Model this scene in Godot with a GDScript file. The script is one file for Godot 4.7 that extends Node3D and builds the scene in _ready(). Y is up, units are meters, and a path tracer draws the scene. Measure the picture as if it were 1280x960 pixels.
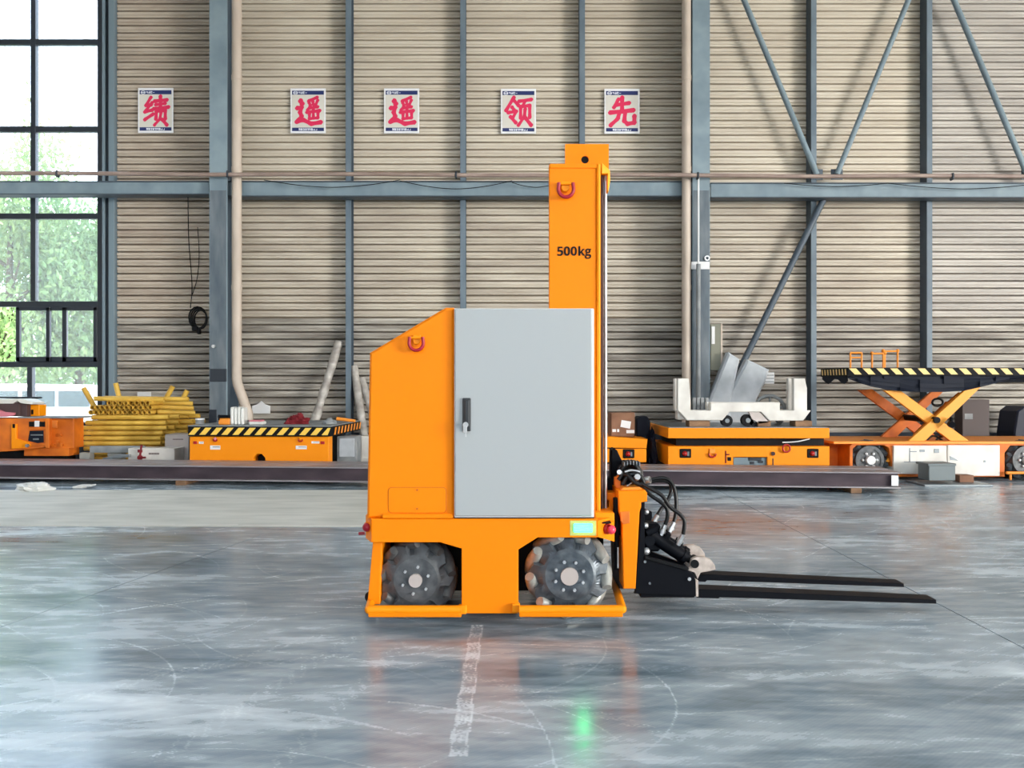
extends Node3D

const F := 960.0          # focal length in pixels of the 1280x960 frame
const EYE := 1.21         # height of the lens above the floor
const D0 := 3.84          # distance of the truck's side panel
var org := Vector3.ZERO   # world place of the thing being built; meshes are stored relative to it
var M := {}
var counts := {}
var rng := RandomNumberGenerator.new()

func _ready() -> void:
	rng.seed = 1
	var cam := Camera3D.new()
	cam.name = "camera"
	cam.fov = 53.13
	cam.near = 0.05
	cam.far = 200.0
	cam.position = Vector3(0, EYE, 0)
	add_child(cam)
	cam.current = true
	var sky_m := ProceduralSkyMaterial.new()
	sky_m.sky_top_color = Color(0.78, 0.87, 0.97)
	sky_m.sky_horizon_color = Color(0.95, 0.98, 1.0)
	sky_m.ground_horizon_color = Color(0.8, 0.82, 0.82)
	sky_m.ground_bottom_color = Color(0.6, 0.6, 0.58)
	sky_m.energy_multiplier = 1.0
	sky_m.sky_energy_multiplier = 3.4
	var env := Environment.new()
	env.background_mode = Environment.BG_SKY
	env.sky = Sky.new()
	env.sky.sky_material = sky_m
	env.tonemap_mode = Environment.TONE_MAPPER_LINEAR
	env.tonemap_exposure = 0.6
	env.sdfgi_enabled = true
	env.ssao_enabled = true
	env.ssil_enabled = true
	var we := WorldEnvironment.new()
	we.name = "world_environment"
	we.environment = env
	add_child(we)
	var sun := DirectionalLight3D.new()
	sun.name = "sun"
	sun.light_energy = 9.0
	sun.light_color = Color(1.0, 0.96, 0.88)
	sun.light_angular_distance = 0.5
	sun.shadow_enabled = true
	add_child(sun)
	sun.look_at_from_position(Vector3(-11, 18, 3.5), Vector3.ZERO)
	# daylight through unseen openings: gate, windows behind the lens, roof lights
	area(Vector3(23.9, 2.85, 7.75), Vector3(0, 2.85, 7.75), Vector2(8.2, 5.2), 30.0, Color(1.0, 0.985, 0.96), "unseen_gate_daylight")  # out of view, placed to light wall and truck from the right
	area(Vector3(-1, 5.4, 13.8), Vector3(-1, 4.8, 0), Vector2(23, 1.9), 0.4, Color(0.97, 0.99, 1.0), "unseen_window_daylight")  # out of view, placed to light the front of the truck
	for k in 4:
		area(Vector3(-9.0 + k * 8.5, 8.9, 0), Vector3(-9.0 + k * 8.5, 0, 0), Vector2(1.5, 20), 0.7, Color(0.96, 0.98, 1.0), "unseen_roof_daylight")  # out of view, placed to light the hall from above
	materials()
	shell()
	window()
	outdoors()
	wall_steel()
	posters()
	truck()
	scissor_lift()
	mid_carts()
	beams()
	hazard_cart()
	left_cart()
	tube_stack()
	signal_light()

func signal_light() -> void:
	var l := SpotLight3D.new()
	l.name = "signal_light"
	l.light_color = Color(0.1, 1.0, 0.5)
	l.light_energy = 0.06
	l.light_size = 0.01
	l.spot_range = 20.0
	l.spot_attenuation = 2.0
	l.spot_angle = 62.0
	l.shadow_enabled = true
	add_child(l)
	l.look_at_from_position(P(729, 660, 3.8), P(729, 700, 2.8))

# ---------------------------------------------------------------- placing
func P(px: float, py: float, d: float) -> Vector3:
	return Vector3((px - 640.0) * d / F, EYE - (py - 480.0) * d / F, -d)

func PP(list: Array, d: float) -> PackedVector2Array:
	var out := PackedVector2Array()
	for i in range(0, list.size(), 2):
		out.append(Vector2((float(list[i]) - 640.0) * d / F, EYE - (float(list[i + 1]) - 480.0) * d / F))
	return out

# ---------------------------------------------------------------- shapes
func S() -> SurfaceTool:
	var st := SurfaceTool.new()
	st.begin(Mesh.PRIMITIVE_TRIANGLES)
	return st

func vert(st: SurfaceTool, p: Vector3, n: Vector3, uv := Vector2.ZERO) -> void:
	st.set_normal(n)
	st.set_uv(uv)
	st.add_vertex(p - org)

func tri3(st: SurfaceTool, a: Vector3, b: Vector3, c: Vector3, na: Vector3, nb: Vector3, nc: Vector3) -> void:
	if (c - a).cross(b - a).dot(na + nb + nc) >= 0.0:
		vert(st, a, na); vert(st, b, nb); vert(st, c, nc)
	else:
		vert(st, a, na); vert(st, c, nc); vert(st, b, nb)

func tri(st: SurfaceTool, a: Vector3, b: Vector3, c: Vector3, inside: Vector3) -> void:
	var n := (b - a).cross(c - a).normalized()
	if n.dot((a + b + c) / 3.0 - inside) < 0.0:
		n = -n
	tri3(st, a, b, c, n, n, n)

func quad(st: SurfaceTool, a: Vector3, b: Vector3, c: Vector3, d: Vector3, inside: Vector3) -> void:
	tri(st, a, b, c, inside)
	tri(st, a, c, d, inside)

func quad_uv(st: SurfaceTool, a: Vector3, b: Vector3, c: Vector3, d: Vector3, n: Vector3) -> void:
	# a top left, b top right, c bottom right, d bottom left as seen from the front (clockwise)
	vert(st, a, n, Vector2(0, 0)); vert(st, b, n, Vector2(1, 0)); vert(st, c, n, Vector2(1, 1))
	vert(st, a, n, Vector2(0, 0)); vert(st, c, n, Vector2(1, 1)); vert(st, d, n, Vector2(0, 1))

func box(st: SurfaceTool, c: Vector3, s: Vector3, ch := 0.0, rot := Basis()) -> void:
	var h := s / 2.0
	ch = minf(ch, minf(h.x, minf(h.y, h.z)) * 0.9)
	for ax in 3:
		var u := (ax + 1) % 3
		var w := (ax + 2) % 3
		for sg in [-1.0, 1.0]:
			var q := []
			for k in [[-1, -1], [1, -1], [1, 1], [-1, 1]]:
				var p := Vector3.ZERO
				p[ax] = sg * h[ax]
				p[u] = k[0] * (h[u] - ch)
				p[w] = k[1] * (h[w] - ch)
				q.append(c + rot * p)
			quad(st, q[0], q[1], q[2], q[3], c)
	if ch <= 0.0:
		return
	for ax in 3:                      # edges parallel to ax
		var u := (ax + 1) % 3
		var w := (ax + 2) % 3
		for su in [-1.0, 1.0]:
			for sw in [-1.0, 1.0]:
				var q := []
				for k in [[0, -1], [0, 1], [1, 1], [1, -1]]:
					var p := Vector3.ZERO
					p[ax] = k[1] * (h[ax] - ch)
					p[u] = su * (h[u] - (ch if k[0] == 0 else 0.0))
					p[w] = sw * (h[w] - (ch if k[0] == 1 else 0.0))
					q.append(c + rot * p)
				quad(st, q[0], q[1], q[2], q[3], c)
	for sx in [-1.0, 1.0]:
		for sy in [-1.0, 1.0]:
			for sz in [-1.0, 1.0]:
				var s3 := Vector3(sx, sy, sz)
				var q := []
				for ax in 3:
					var p := Vector3.ZERO
					for k in 3:
						p[k] = s3[k] * (h[k] - (0.0 if k == ax else ch))
					q.append(c + rot * p)
				tri(st, q[0], q[1], q[2], c)

func pbox(st: SurfaceTool, x0: float, y0: float, x1: float, y1: float, d: float, depth: float, ch := 0.004) -> void:
	# a box whose front face covers those pixels at distance d
	var a := P(x0, y0, d)
	var b := P(x1, y1, d)
	box(st, Vector3((a.x + b.x) / 2, (a.y + b.y) / 2, -d - depth / 2), Vector3(absf(b.x - a.x), absf(a.y - b.y), depth), ch)

func inset(poly: PackedVector2Array, by: float) -> PackedVector2Array:
	var out := PackedVector2Array()
	var area := 0.0
	for i in poly.size():
		area += poly[i].cross(poly[(i + 1) % poly.size()])
	var sg := 1.0 if area > 0.0 else -1.0
	for i in poly.size():
		var a := (poly[i] - poly[(i - 1 + poly.size()) % poly.size()]).normalized()
		var b := (poly[(i + 1) % poly.size()] - poly[i]).normalized()
		var na := Vector2(-a.y, a.x) * sg
		var nb := Vector2(-b.y, b.x) * sg
		var m := na + nb
		m = m / maxf(m.dot(na), 0.35)
		out.append(poly[i] + m * by)
	return out

func prism(st: SurfaceTool, poly: PackedVector2Array, zf: float, zb: float, ch := 0.0) -> void:
	var front := inset(poly, ch) if ch > 0.0 else poly
	var idx := Geometry2D.triangulate_polygon(poly)
	var nf := Vector3(0, 0, 1)
	var area := 0.0
	for i in poly.size():
		area += poly[i].cross(poly[(i + 1) % poly.size()])
	var sg := 1.0 if area > 0.0 else -1.0
	for i in range(0, idx.size(), 3):
		var f: Array = [front[idx[i]], front[idx[i + 1]], front[idx[i + 2]]]
		var b: Array = [poly[idx[i]], poly[idx[i + 1]], poly[idx[i + 2]]]
		tri3(st, Vector3(f[0].x, f[0].y, zf), Vector3(f[1].x, f[1].y, zf), Vector3(f[2].x, f[2].y, zf), nf, nf, nf)
		tri3(st, Vector3(b[0].x, b[0].y, zb), Vector3(b[1].x, b[1].y, zb), Vector3(b[2].x, b[2].y, zb), -nf, -nf, -nf)
	for i in poly.size():
		var j := (i + 1) % poly.size()
		var e := (poly[j] - poly[i]).normalized()
		var n := Vector3(e.y, -e.x, 0) * sg
		var zc := zf - ch
		var a := Vector3(poly[i].x, poly[i].y, zc)
		var b := Vector3(poly[j].x, poly[j].y, zc)
		var c := Vector3(poly[j].x, poly[j].y, zb)
		var d := Vector3(poly[i].x, poly[i].y, zb)
		tri3(st, a, b, c, n, n, n)
		tri3(st, a, c, d, n, n, n)
		if ch > 0.0:
			var fa := Vector3(front[i].x, front[i].y, zf)
			var fb := Vector3(front[j].x, front[j].y, zf)
			var m := (n + nf).normalized()
			tri3(st, fa, fb, b, m, m, m)
			tri3(st, fa, b, a, m, m, m)

func frame_of(axis: Vector3) -> Basis:
	var z := axis.normalized()
	var up := Vector3.UP if absf(z.y) < 0.95 else Vector3.RIGHT
	var x := up.cross(z).normalized()
	return Basis(x, z.cross(x), z)

func lathe(st: SurfaceTool, at: Vector3, axis: Vector3, prof: Array, n := 20) -> void:
	# prof: [radius, height along axis] pairs; normals smooth round the axis, flat along it
	var f := frame_of(axis)
	for k in prof.size() - 1:
		var r0: float = prof[k][0]
		var h0: float = prof[k][1]
		var r1: float = prof[k + 1][0]
		var h1: float = prof[k + 1][1]
		var sl := Vector2(h1 - h0, -(r1 - r0)).normalized()   # outward radial part, axial part
		for i in n:
			var t0 := TAU * i / n
			var t1 := TAU * (i + 1) / n
			var e0 := f.x * cos(t0) + f.y * sin(t0)
			var e1 := f.x * cos(t1) + f.y * sin(t1)
			var n0 := (e0 * sl.x + f.z * sl.y).normalized()
			var n1 := (e1 * sl.x + f.z * sl.y).normalized()
			var a := at + e0 * r0 + f.z * h0
			var b := at + e1 * r0 + f.z * h0
			var c := at + e1 * r1 + f.z * h1
			var d := at + e0 * r1 + f.z * h1
			if r0 > 0.0:
				tri3(st, a, b, c, n0, n1, n1)
			if r1 > 0.0:
				tri3(st, a, c, d, n0, n1, n0)

func cyl(st: SurfaceTool, a: Vector3, b: Vector3, r: float, n := 14, r2 := -1.0) -> void:
	var e := r if r2 < 0.0 else r2
	lathe(st, a, b - a, [[0.0, 0.0], [r, 0.0], [e, (b - a).length()], [0.0, (b - a).length()]], n)

func pipe(st: SurfaceTool, a: Vector3, b: Vector3, r: float, wall: float, n := 10) -> void:
	var l := (b - a).length()
	lathe(st, a, b - a, [[r - wall, l], [r, l]], n)
	lathe(st, a, b - a, [[r - wall, 0.0], [r, 0.0], [r, l]], n)
	var f := frame_of(b - a)
	for i in n:
		var e0 := f.x * cos(TAU * i / n) + f.y * sin(TAU * i / n)
		var e1 := f.x * cos(TAU * (i + 1) / n) + f.y * sin(TAU * (i + 1) / n)
		var q := r - wall
		tri3(st, a + e0 * q, a + e1 * q, b + e1 * q, -e0, -e1, -e1)
		tri3(st, a + e0 * q, b + e1 * q, b + e0 * q, -e0, -e1, -e0)

func spline(pts: Array, steps := 6) -> PackedVector3Array:
	var out := PackedVector3Array()
	for i in pts.size() - 1:
		var p0: Vector3 = pts[maxi(i - 1, 0)]
		var p1: Vector3 = pts[i]
		var p2: Vector3 = pts[i + 1]
		var p3: Vector3 = pts[mini(i + 2, pts.size() - 1)]
		for k in steps:
			out.append(p1.cubic_interpolate(p2, p0, p3, float(k) / steps))
	out.append(pts[pts.size() - 1])
	return out

func tube(st: SurfaceTool, pts: PackedVector3Array, r: float, n := 8) -> void:
	var f := frame_of(pts[1] - pts[0])
	var rings := []
	for i in pts.size():
		var t := (pts[mini(i + 1, pts.size() - 1)] - pts[maxi(i - 1, 0)]).normalized()
		var x := (f.x - t * f.x.dot(t)).normalized()
		f = Basis(x, t.cross(x), t)
		rings.append(f)
	for i in pts.size() - 1:
		for k in n:
			var t0 := TAU * k / n
			var t1 := TAU * (k + 1) / n
			var fa: Basis = rings[i]
			var fb: Basis = rings[i + 1]
			var a0 := fa.x * cos(t0) + fa.y * sin(t0)
			var a1 := fa.x * cos(t1) + fa.y * sin(t1)
			var b0 := fb.x * cos(t0) + fb.y * sin(t0)
			var b1 := fb.x * cos(t1) + fb.y * sin(t1)
			tri3(st, pts[i] + a0 * r, pts[i] + a1 * r, pts[i + 1] + b1 * r, a0, a1, b1)
			tri3(st, pts[i] + a0 * r, pts[i + 1] + b1 * r, pts[i + 1] + b0 * r, a0, b1, b0)
	for e in [0, pts.size() - 1]:
		var fe: Basis = rings[e]
		var nn := fe.z * (-1.0 if e == 0 else 1.0)
		for k in n:
			var a0 := fe.x * cos(TAU * k / n) + fe.y * sin(TAU * k / n)
			var a1 := fe.x * cos(TAU * (k + 1) / n) + fe.y * sin(TAU * (k + 1) / n)
			tri3(st, pts[e], pts[e] + a0 * r, pts[e] + a1 * r, nn, nn, nn)

func ball(st: SurfaceTool, c: Vector3, r: Vector3, n := 12, half := false, axis := Vector3.UP) -> void:
	var f := frame_of(axis)
	var rows := n / 2
	for i in rows:
		var v0 := (0.0 if half else -PI / 2) + (PI / 2 if half else PI) * i / rows
		var v1 := (0.0 if half else -PI / 2) + (PI / 2 if half else PI) * (i + 1) / rows
		for k in n:
			var q := []
			for uv in [[v0, k], [v0, k + 1], [v1, k + 1], [v1, k]]:
				var t: float = TAU * uv[1] / n
				var e := Vector3(cos(uv[0]) * cos(t), cos(uv[0]) * sin(t), sin(uv[0]))
				q.append(f * e)
			tri3(st, c + q[0] * r, c + q[1] * r, c + q[2] * r, q[0], q[1], q[2])
			tri3(st, c + q[0] * r, c + q[2] * r, c + q[3] * r, q[0], q[2], q[3])

func heap(st: SurfaceTool, c: Vector3, r: Vector3, sd: int, rough := 0.3, n := 18) -> void:
	# a crumpled lump resting on its base
	var ns := FastNoiseLite.new()
	ns.seed = sd
	ns.frequency = 0.9
	var rows := n / 2
	var g := func(i: int, k: int) -> Vector3:
		var v := PI / 2 * i / rows
		var t := TAU * (k % n) / n
		var e := Vector3(cos(v) * cos(t), sin(v), cos(v) * sin(t))
		var m := 1.0 + rough * ns.get_noise_3dv(e * 2.0) * 2.0
		var p := e * r * m
		if i == 0:
			p.y = 0.0
		return c + p
	for i in rows:
		for k in n:
			quad(st, g.call(i, k), g.call(i, k + 1), g.call(i + 1, k + 1), g.call(i + 1, k), c)
	for k in n:
		tri3(st, c, g.call(0, k), g.call(0, k + 1), Vector3.DOWN, Vector3.DOWN, Vector3.DOWN)

# ---------------------------------------------------------------- nodes
func numbered(called: String) -> String:
	var n: int = counts.get(called, 0)
	counts[called] = n + 1
	return called if n == 0 else "%s_%03d" % [called, n]

func tag(o: Node, label: String, category: String, group := "") -> void:
	o.set_meta("label", label)
	o.set_meta("category", category)
	if group:
		o.set_meta("group", group)

func thing(called: String, at: Vector3, label: String, category: String, group := "") -> Node3D:
	var o := Node3D.new()
	o.name = numbered(called)
	o.position = at
	add_child(o)
	org = at
	tag(o, label, category, group)
	return o

func part(called: String, st: SurfaceTool, m: Material, parent: Node3D, label := "") -> MeshInstance3D:
	var o := MeshInstance3D.new()
	o.name = called
	o.mesh = st.commit()
	o.material_override = m
	parent.add_child(o, true)
	if label:
		o.set_meta("label", label)
	return o

func solo(called: String, st: SurfaceTool, m: Material, label: String, category: String, group := "") -> MeshInstance3D:
	# a thing that is one mesh; its geometry was built relative to org
	var o := MeshInstance3D.new()
	o.name = numbered(called)
	o.mesh = st.commit()
	o.material_override = m
	o.position = org
	add_child(o)
	tag(o, label, category, group)
	return o

func struct(called: String, st: SurfaceTool, m: Material) -> MeshInstance3D:
	var o := MeshInstance3D.new()
	o.name = called
	o.mesh = st.commit()
	o.material_override = m
	o.position = org
	o.set_meta("kind", "structure")
	add_child(o)
	return o

# ---------------------------------------------------------------- materials
func mat(c: Color, rough := 0.6, metal := 0.0, spec := 0.5) -> StandardMaterial3D:
	var m := StandardMaterial3D.new()
	m.albedo_color = c
	m.roughness = rough
	m.metallic = metal
	m.metallic_specular = spec
	return m

func noise_tex(sd: int, freq: float, dark: Color, light: Color, oct := 4, size := 256) -> NoiseTexture2D:
	var n := FastNoiseLite.new()
	n.seed = sd
	n.noise_type = FastNoiseLite.TYPE_SIMPLEX_SMOOTH
	n.frequency = freq
	n.fractal_octaves = oct
	var g := Gradient.new()
	g.set_color(0, dark)
	g.set_color(1, light)
	var t := NoiseTexture2D.new()
	t.width = size
	t.height = size
	t.seamless = true
	t.noise = n
	t.color_ramp = g
	return t

func worn(dark: Color, light: Color, scale: Vector3, sd: int, rough := 0.6, metal := 0.0, freq := 0.012) -> StandardMaterial3D:
	var m := mat(Color.WHITE, rough, metal)
	m.albedo_texture = noise_tex(sd, freq, dark, light)
	m.uv1_triplanar = true
	m.uv1_world_triplanar = true
	m.uv1_scale = scale
	return m

func glow(c: Color, e: float) -> StandardMaterial3D:
	var m := mat(c, 0.3)
	m.emission_enabled = true
	m.emission = c
	m.emission_energy_multiplier = e
	return m

func materials() -> void:
	M.cart = mat(Color(0.97, 0.57, 0.03), 0.5, 0.0, 0.35)
	M.scissor = mat(Color(0.96, 0.63, 0.16), 0.5)
	M.pale_stripe = mat(Color(0.94, 0.81, 0.52), 0.55)
	M.orange = mat(Color(0.97, 0.525, 0.0), 0.5, 0.0, 0.3)
	M.amber = mat(Color(0.98, 0.58, 0.01), 0.48, 0.0, 0.35)
	M.rust_shade_orange = worn(Color(0.72, 0.34, 0.06), Color(0.93, 0.5, 0.08), Vector3(0.7, 0.7, 0.7), 3, 0.6)
	M.pale_orange = mat(Color(0.96, 0.58, 0.17), 0.5)
	M.grey_paint = mat(Color(0.655, 0.672, 0.675), 0.5)
	M.highlight_grey = mat(Color(0.83, 0.85, 0.86), 0.4)
	M.black = mat(Color(0.05, 0.055, 0.065), 0.55, 0.0, 0.3)
	M.black_paint = mat(Color(0.05, 0.058, 0.08), 0.5, 0.0, 0.22)
	M.rubber = mat(Color(0.09, 0.09, 0.1), 0.65, 0.0, 0.3)
	M.hose = mat(Color(0.07, 0.07, 0.075), 0.35, 0.0, 0.4)
	M.dark_metal = worn(Color(0.24, 0.255, 0.27), Color(0.4, 0.41, 0.42), Vector3(4, 4, 4), 5, 0.45, 0.2)
	M.roller = worn(Color(0.24, 0.25, 0.26), Color(0.46, 0.46, 0.45), Vector3(5, 5, 5), 6, 0.4, 0.2)
	M.lit_roller = worn(Color(0.5, 0.51, 0.5), Color(0.8, 0.8, 0.76), Vector3(5, 5, 5), 6, 0.35, 0.25)  # paler copy of the roller colour; light on the right wheels put in
	M.mid_metal = worn(Color(0.22, 0.25, 0.28), Color(0.42, 0.45, 0.47), Vector3(4, 4, 4), 7, 0.36, 0.35)
	M.silver = mat(Color(0.8, 0.8, 0.8), 0.3, 0.8)
	M.hub = mat(Color(0.74, 0.7, 0.68), 0.5, 0.2)
	M.bare_steel = worn(Color(0.66, 0.6, 0.56), Color(0.84, 0.79, 0.75), Vector3(6, 6, 6), 8, 0.45, 0.3)
	M.crimson = mat(Color(0.62, 0.03, 0.14), 0.4)
	M.red = mat(Color(0.66, 0.07, 0.06), 0.4)
	M.pink_lens = mat(Color(0.92, 0.25, 0.35), 0.3)
	M.zinc = mat(Color(0.5, 0.53, 0.55), 0.4, 0.5)
	M.handle = mat(Color(0.22, 0.23, 0.24), 0.35, 0.4)
	M.steel_blue = worn(Color(0.44, 0.51, 0.55), Color(0.55, 0.62, 0.65), Vector3(0.5, 0.5, 0.5), 9, 0.5)
	M.steel_mid = worn(Color(0.35, 0.41, 0.46), Color(0.46, 0.52, 0.56), Vector3(0.6, 0.4, 0.6), 37, 0.5)
	M.steel_blue_dark = worn(Color(0.24, 0.29, 0.34), Color(0.33, 0.38, 0.42), Vector3(0.6, 0.4, 0.6), 10, 0.5)  # darker copy of steel blue; shade of post and column sides put in
	M.steel_scuffed = worn(Color(0.3, 0.35, 0.39), Color(0.47, 0.5, 0.52), Vector3(1.4, 0.35, 1.4), 11, 0.55)
	M.cream_pipe = worn(Color(0.7, 0.64, 0.58), Color(0.82, 0.76, 0.7), Vector3(0.8, 0.3, 0.8), 12, 0.5)
	M.tan_pipe = worn(Color(0.5, 0.42, 0.39), Color(0.68, 0.6, 0.55), Vector3(0.6, 0.6, 0.6), 13, 0.5)
	M.cladding = worn(Color(0.76, 0.71, 0.64), Color(0.87, 0.83, 0.76), Vector3(0.12, 0.7, 0.5), 14, 0.55)
	M.cladding_dirty = worn(Color(0.66, 0.6, 0.54), Color(0.8, 0.75, 0.68), Vector3(0.3, 1.1, 0.5), 15, 0.6)
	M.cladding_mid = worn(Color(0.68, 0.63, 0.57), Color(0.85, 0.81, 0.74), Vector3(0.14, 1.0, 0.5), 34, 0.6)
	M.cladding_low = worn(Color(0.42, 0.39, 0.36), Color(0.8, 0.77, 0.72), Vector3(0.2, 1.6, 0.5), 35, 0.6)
	M.cladding_grey = worn(Color(0.66, 0.63, 0.6), Color(0.8, 0.77, 0.73), Vector3(0.14, 0.9, 0.5), 36, 0.6)
	M.concrete = worn(Color(0.55, 0.55, 0.53), Color(0.68, 0.68, 0.65), Vector3(0.5, 0.5, 0.5), 16, 0.9)
	M.pale_concrete = worn(Color(0.76, 0.755, 0.71), Color(0.88, 0.87, 0.83), Vector3(0.35, 1, 1.2), 17, 0.8)
	M.dark_joint = mat(Color(0.2, 0.22, 0.24), 0.9)
	M.plinth = worn(Color(0.13, 0.16, 0.2), Color(0.25, 0.28, 0.32), Vector3(0.5, 0.5, 0.5), 18, 0.8)  # plinth in dark navy, shadows at the wall foot put into its colour
	M.roof = mat(Color(0.62, 0.63, 0.64), 0.7)
	M.frame_dark = mat(Color(0.13, 0.16, 0.2), 0.45)
	M.frame_light = mat(Color(0.45, 0.52, 0.56), 0.45)
	M.beam = worn(Color(0.21, 0.17, 0.2), Color(0.33, 0.27, 0.3), Vector3(0.5, 1.2, 0.5), 19, 0.5, 0.25)
	M.beam_highlight = worn(Color(0.5, 0.48, 0.5), Color(0.7, 0.68, 0.69), Vector3(0.3, 1.2, 1.2), 20, 0.42, 0.3)  # paler beam steel; highlights along the flange edges put into the colour
	M.yellow_pipe = worn(Color(0.74, 0.56, 0.18), Color(0.95, 0.79, 0.36), Vector3(0.9, 0.9, 0.9), 21, 0.5)
	M.yellow = mat(Color(0.97, 0.8, 0.33), 0.5)
	M.bright_yellow = mat(Color(1.0, 0.7, 0.05), 0.35)
	M.white = mat(Color(0.86, 0.86, 0.84), 0.55)
	M.white_dirty = worn(Color(0.8, 0.78, 0.75), Color(0.93, 0.92, 0.89), Vector3(0.8, 0.8, 0.8), 22, 0.55)
	M.wrap = worn(Color(0.5, 0.47, 0.44), Color(0.82, 0.8, 0.77), Vector3(1.6, 1.6, 1.6), 23, 0.4)
	M.foam = worn(Color(0.68, 0.71, 0.73), Color(0.82, 0.84, 0.86), Vector3(0.9, 0.9, 0.9), 24, 0.6)
	M.card = worn(Color(0.45, 0.31, 0.23), Color(0.58, 0.42, 0.32), Vector3(1, 1, 1), 25, 0.8)
	M.brown = mat(Color(0.3, 0.22, 0.22), 0.7)
	M.brown_plate = mat(Color(0.29, 0.24, 0.235), 0.6)
	M.wood = worn(Color(0.42, 0.31, 0.22), Color(0.62, 0.48, 0.36), Vector3(1, 3, 3), 26, 0.8)
	M.pink = mat(Color(0.85, 0.5, 0.55), 0.8)
	M.red_cloth = mat(Color(0.45, 0.05, 0.1), 0.8)
	M.grey_box = mat(Color(0.42, 0.46, 0.47), 0.5)
	M.grey_mid = worn(Color(0.45, 0.47, 0.48), Color(0.62, 0.63, 0.63), Vector3(1, 1, 1), 27, 0.6)
	M.panel_box = mat(Color(0.5, 0.5, 0.44), 0.5)
	M.skirt = mat(Color(0.07, 0.095, 0.15), 0.6, 0.0, 0.3)
	M.blue_tarp = mat(Color(0.08, 0.1, 0.18), 0.6)
	M.label_white = mat(Color(0.9, 0.9, 0.9), 0.6)
	M.car_white = mat(Color(0.9, 0.91, 0.92), 0.3)
	M.car_glass = mat(Color(0.35, 0.42, 0.46), 0.15)
	M.bark = mat(Color(0.3, 0.24, 0.18), 0.9)
	M.glass = mat(Color(0.92, 0.97, 0.97, 0.14), 0.05)
	M.glass.transparency = BaseMaterial3D.TRANSPARENCY_ALPHA
	M.hatch_line = mat(Color(0.75, 0.33, 0.0), 0.5)
	M.green_lens = glow(Color(0.3, 1.0, 0.72), 6.0)
	M.lens_frame = mat(Color(0.8, 0.8, 0.45), 0.35)
	M.unseen_skylight = glow(Color(0.95, 0.98, 1.0), 1.0)  # glowing roof panel out of view, brightens the hall from above
	M.grass = mat(Color(0.3, 0.42, 0.2), 0.9)
	for k in 3:
		var lf := mat([Color(0.42, 0.55, 0.34), Color(0.52, 0.62, 0.38), Color(0.34, 0.48, 0.32)][k], 0.6)
		lf.backlight_enabled = true
		lf.backlight = Color(0.4, 0.46, 0.3)
		lf.cull_mode = BaseMaterial3D.CULL_DISABLED
		M["leaf%d" % k] = lf

# ---------------------------------------------------------------- picture surfaces
func noise_bytes(sd: int, freq: float, oct: int, w: int, h: int, sw: int, sh: int, ridged := false) -> PackedByteArray:
	# noise drawn on a small picture and stretched to w x h, which makes streaks
	var n := FastNoiseLite.new()
	n.seed = sd
	n.noise_type = FastNoiseLite.TYPE_SIMPLEX_SMOOTH
	n.frequency = freq
	n.fractal_octaves = oct
	n.fractal_type = FastNoiseLite.FRACTAL_RIDGED if ridged else FastNoiseLite.FRACTAL_FBM
	n.domain_warp_enabled = true
	n.domain_warp_amplitude = 25.0
	n.domain_warp_frequency = 0.01
	var im: Image = n.get_image(sw, sh, false, false, true)
	im.resize(w, h, Image.INTERPOLATE_CUBIC)
	return im.get_data()

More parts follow.
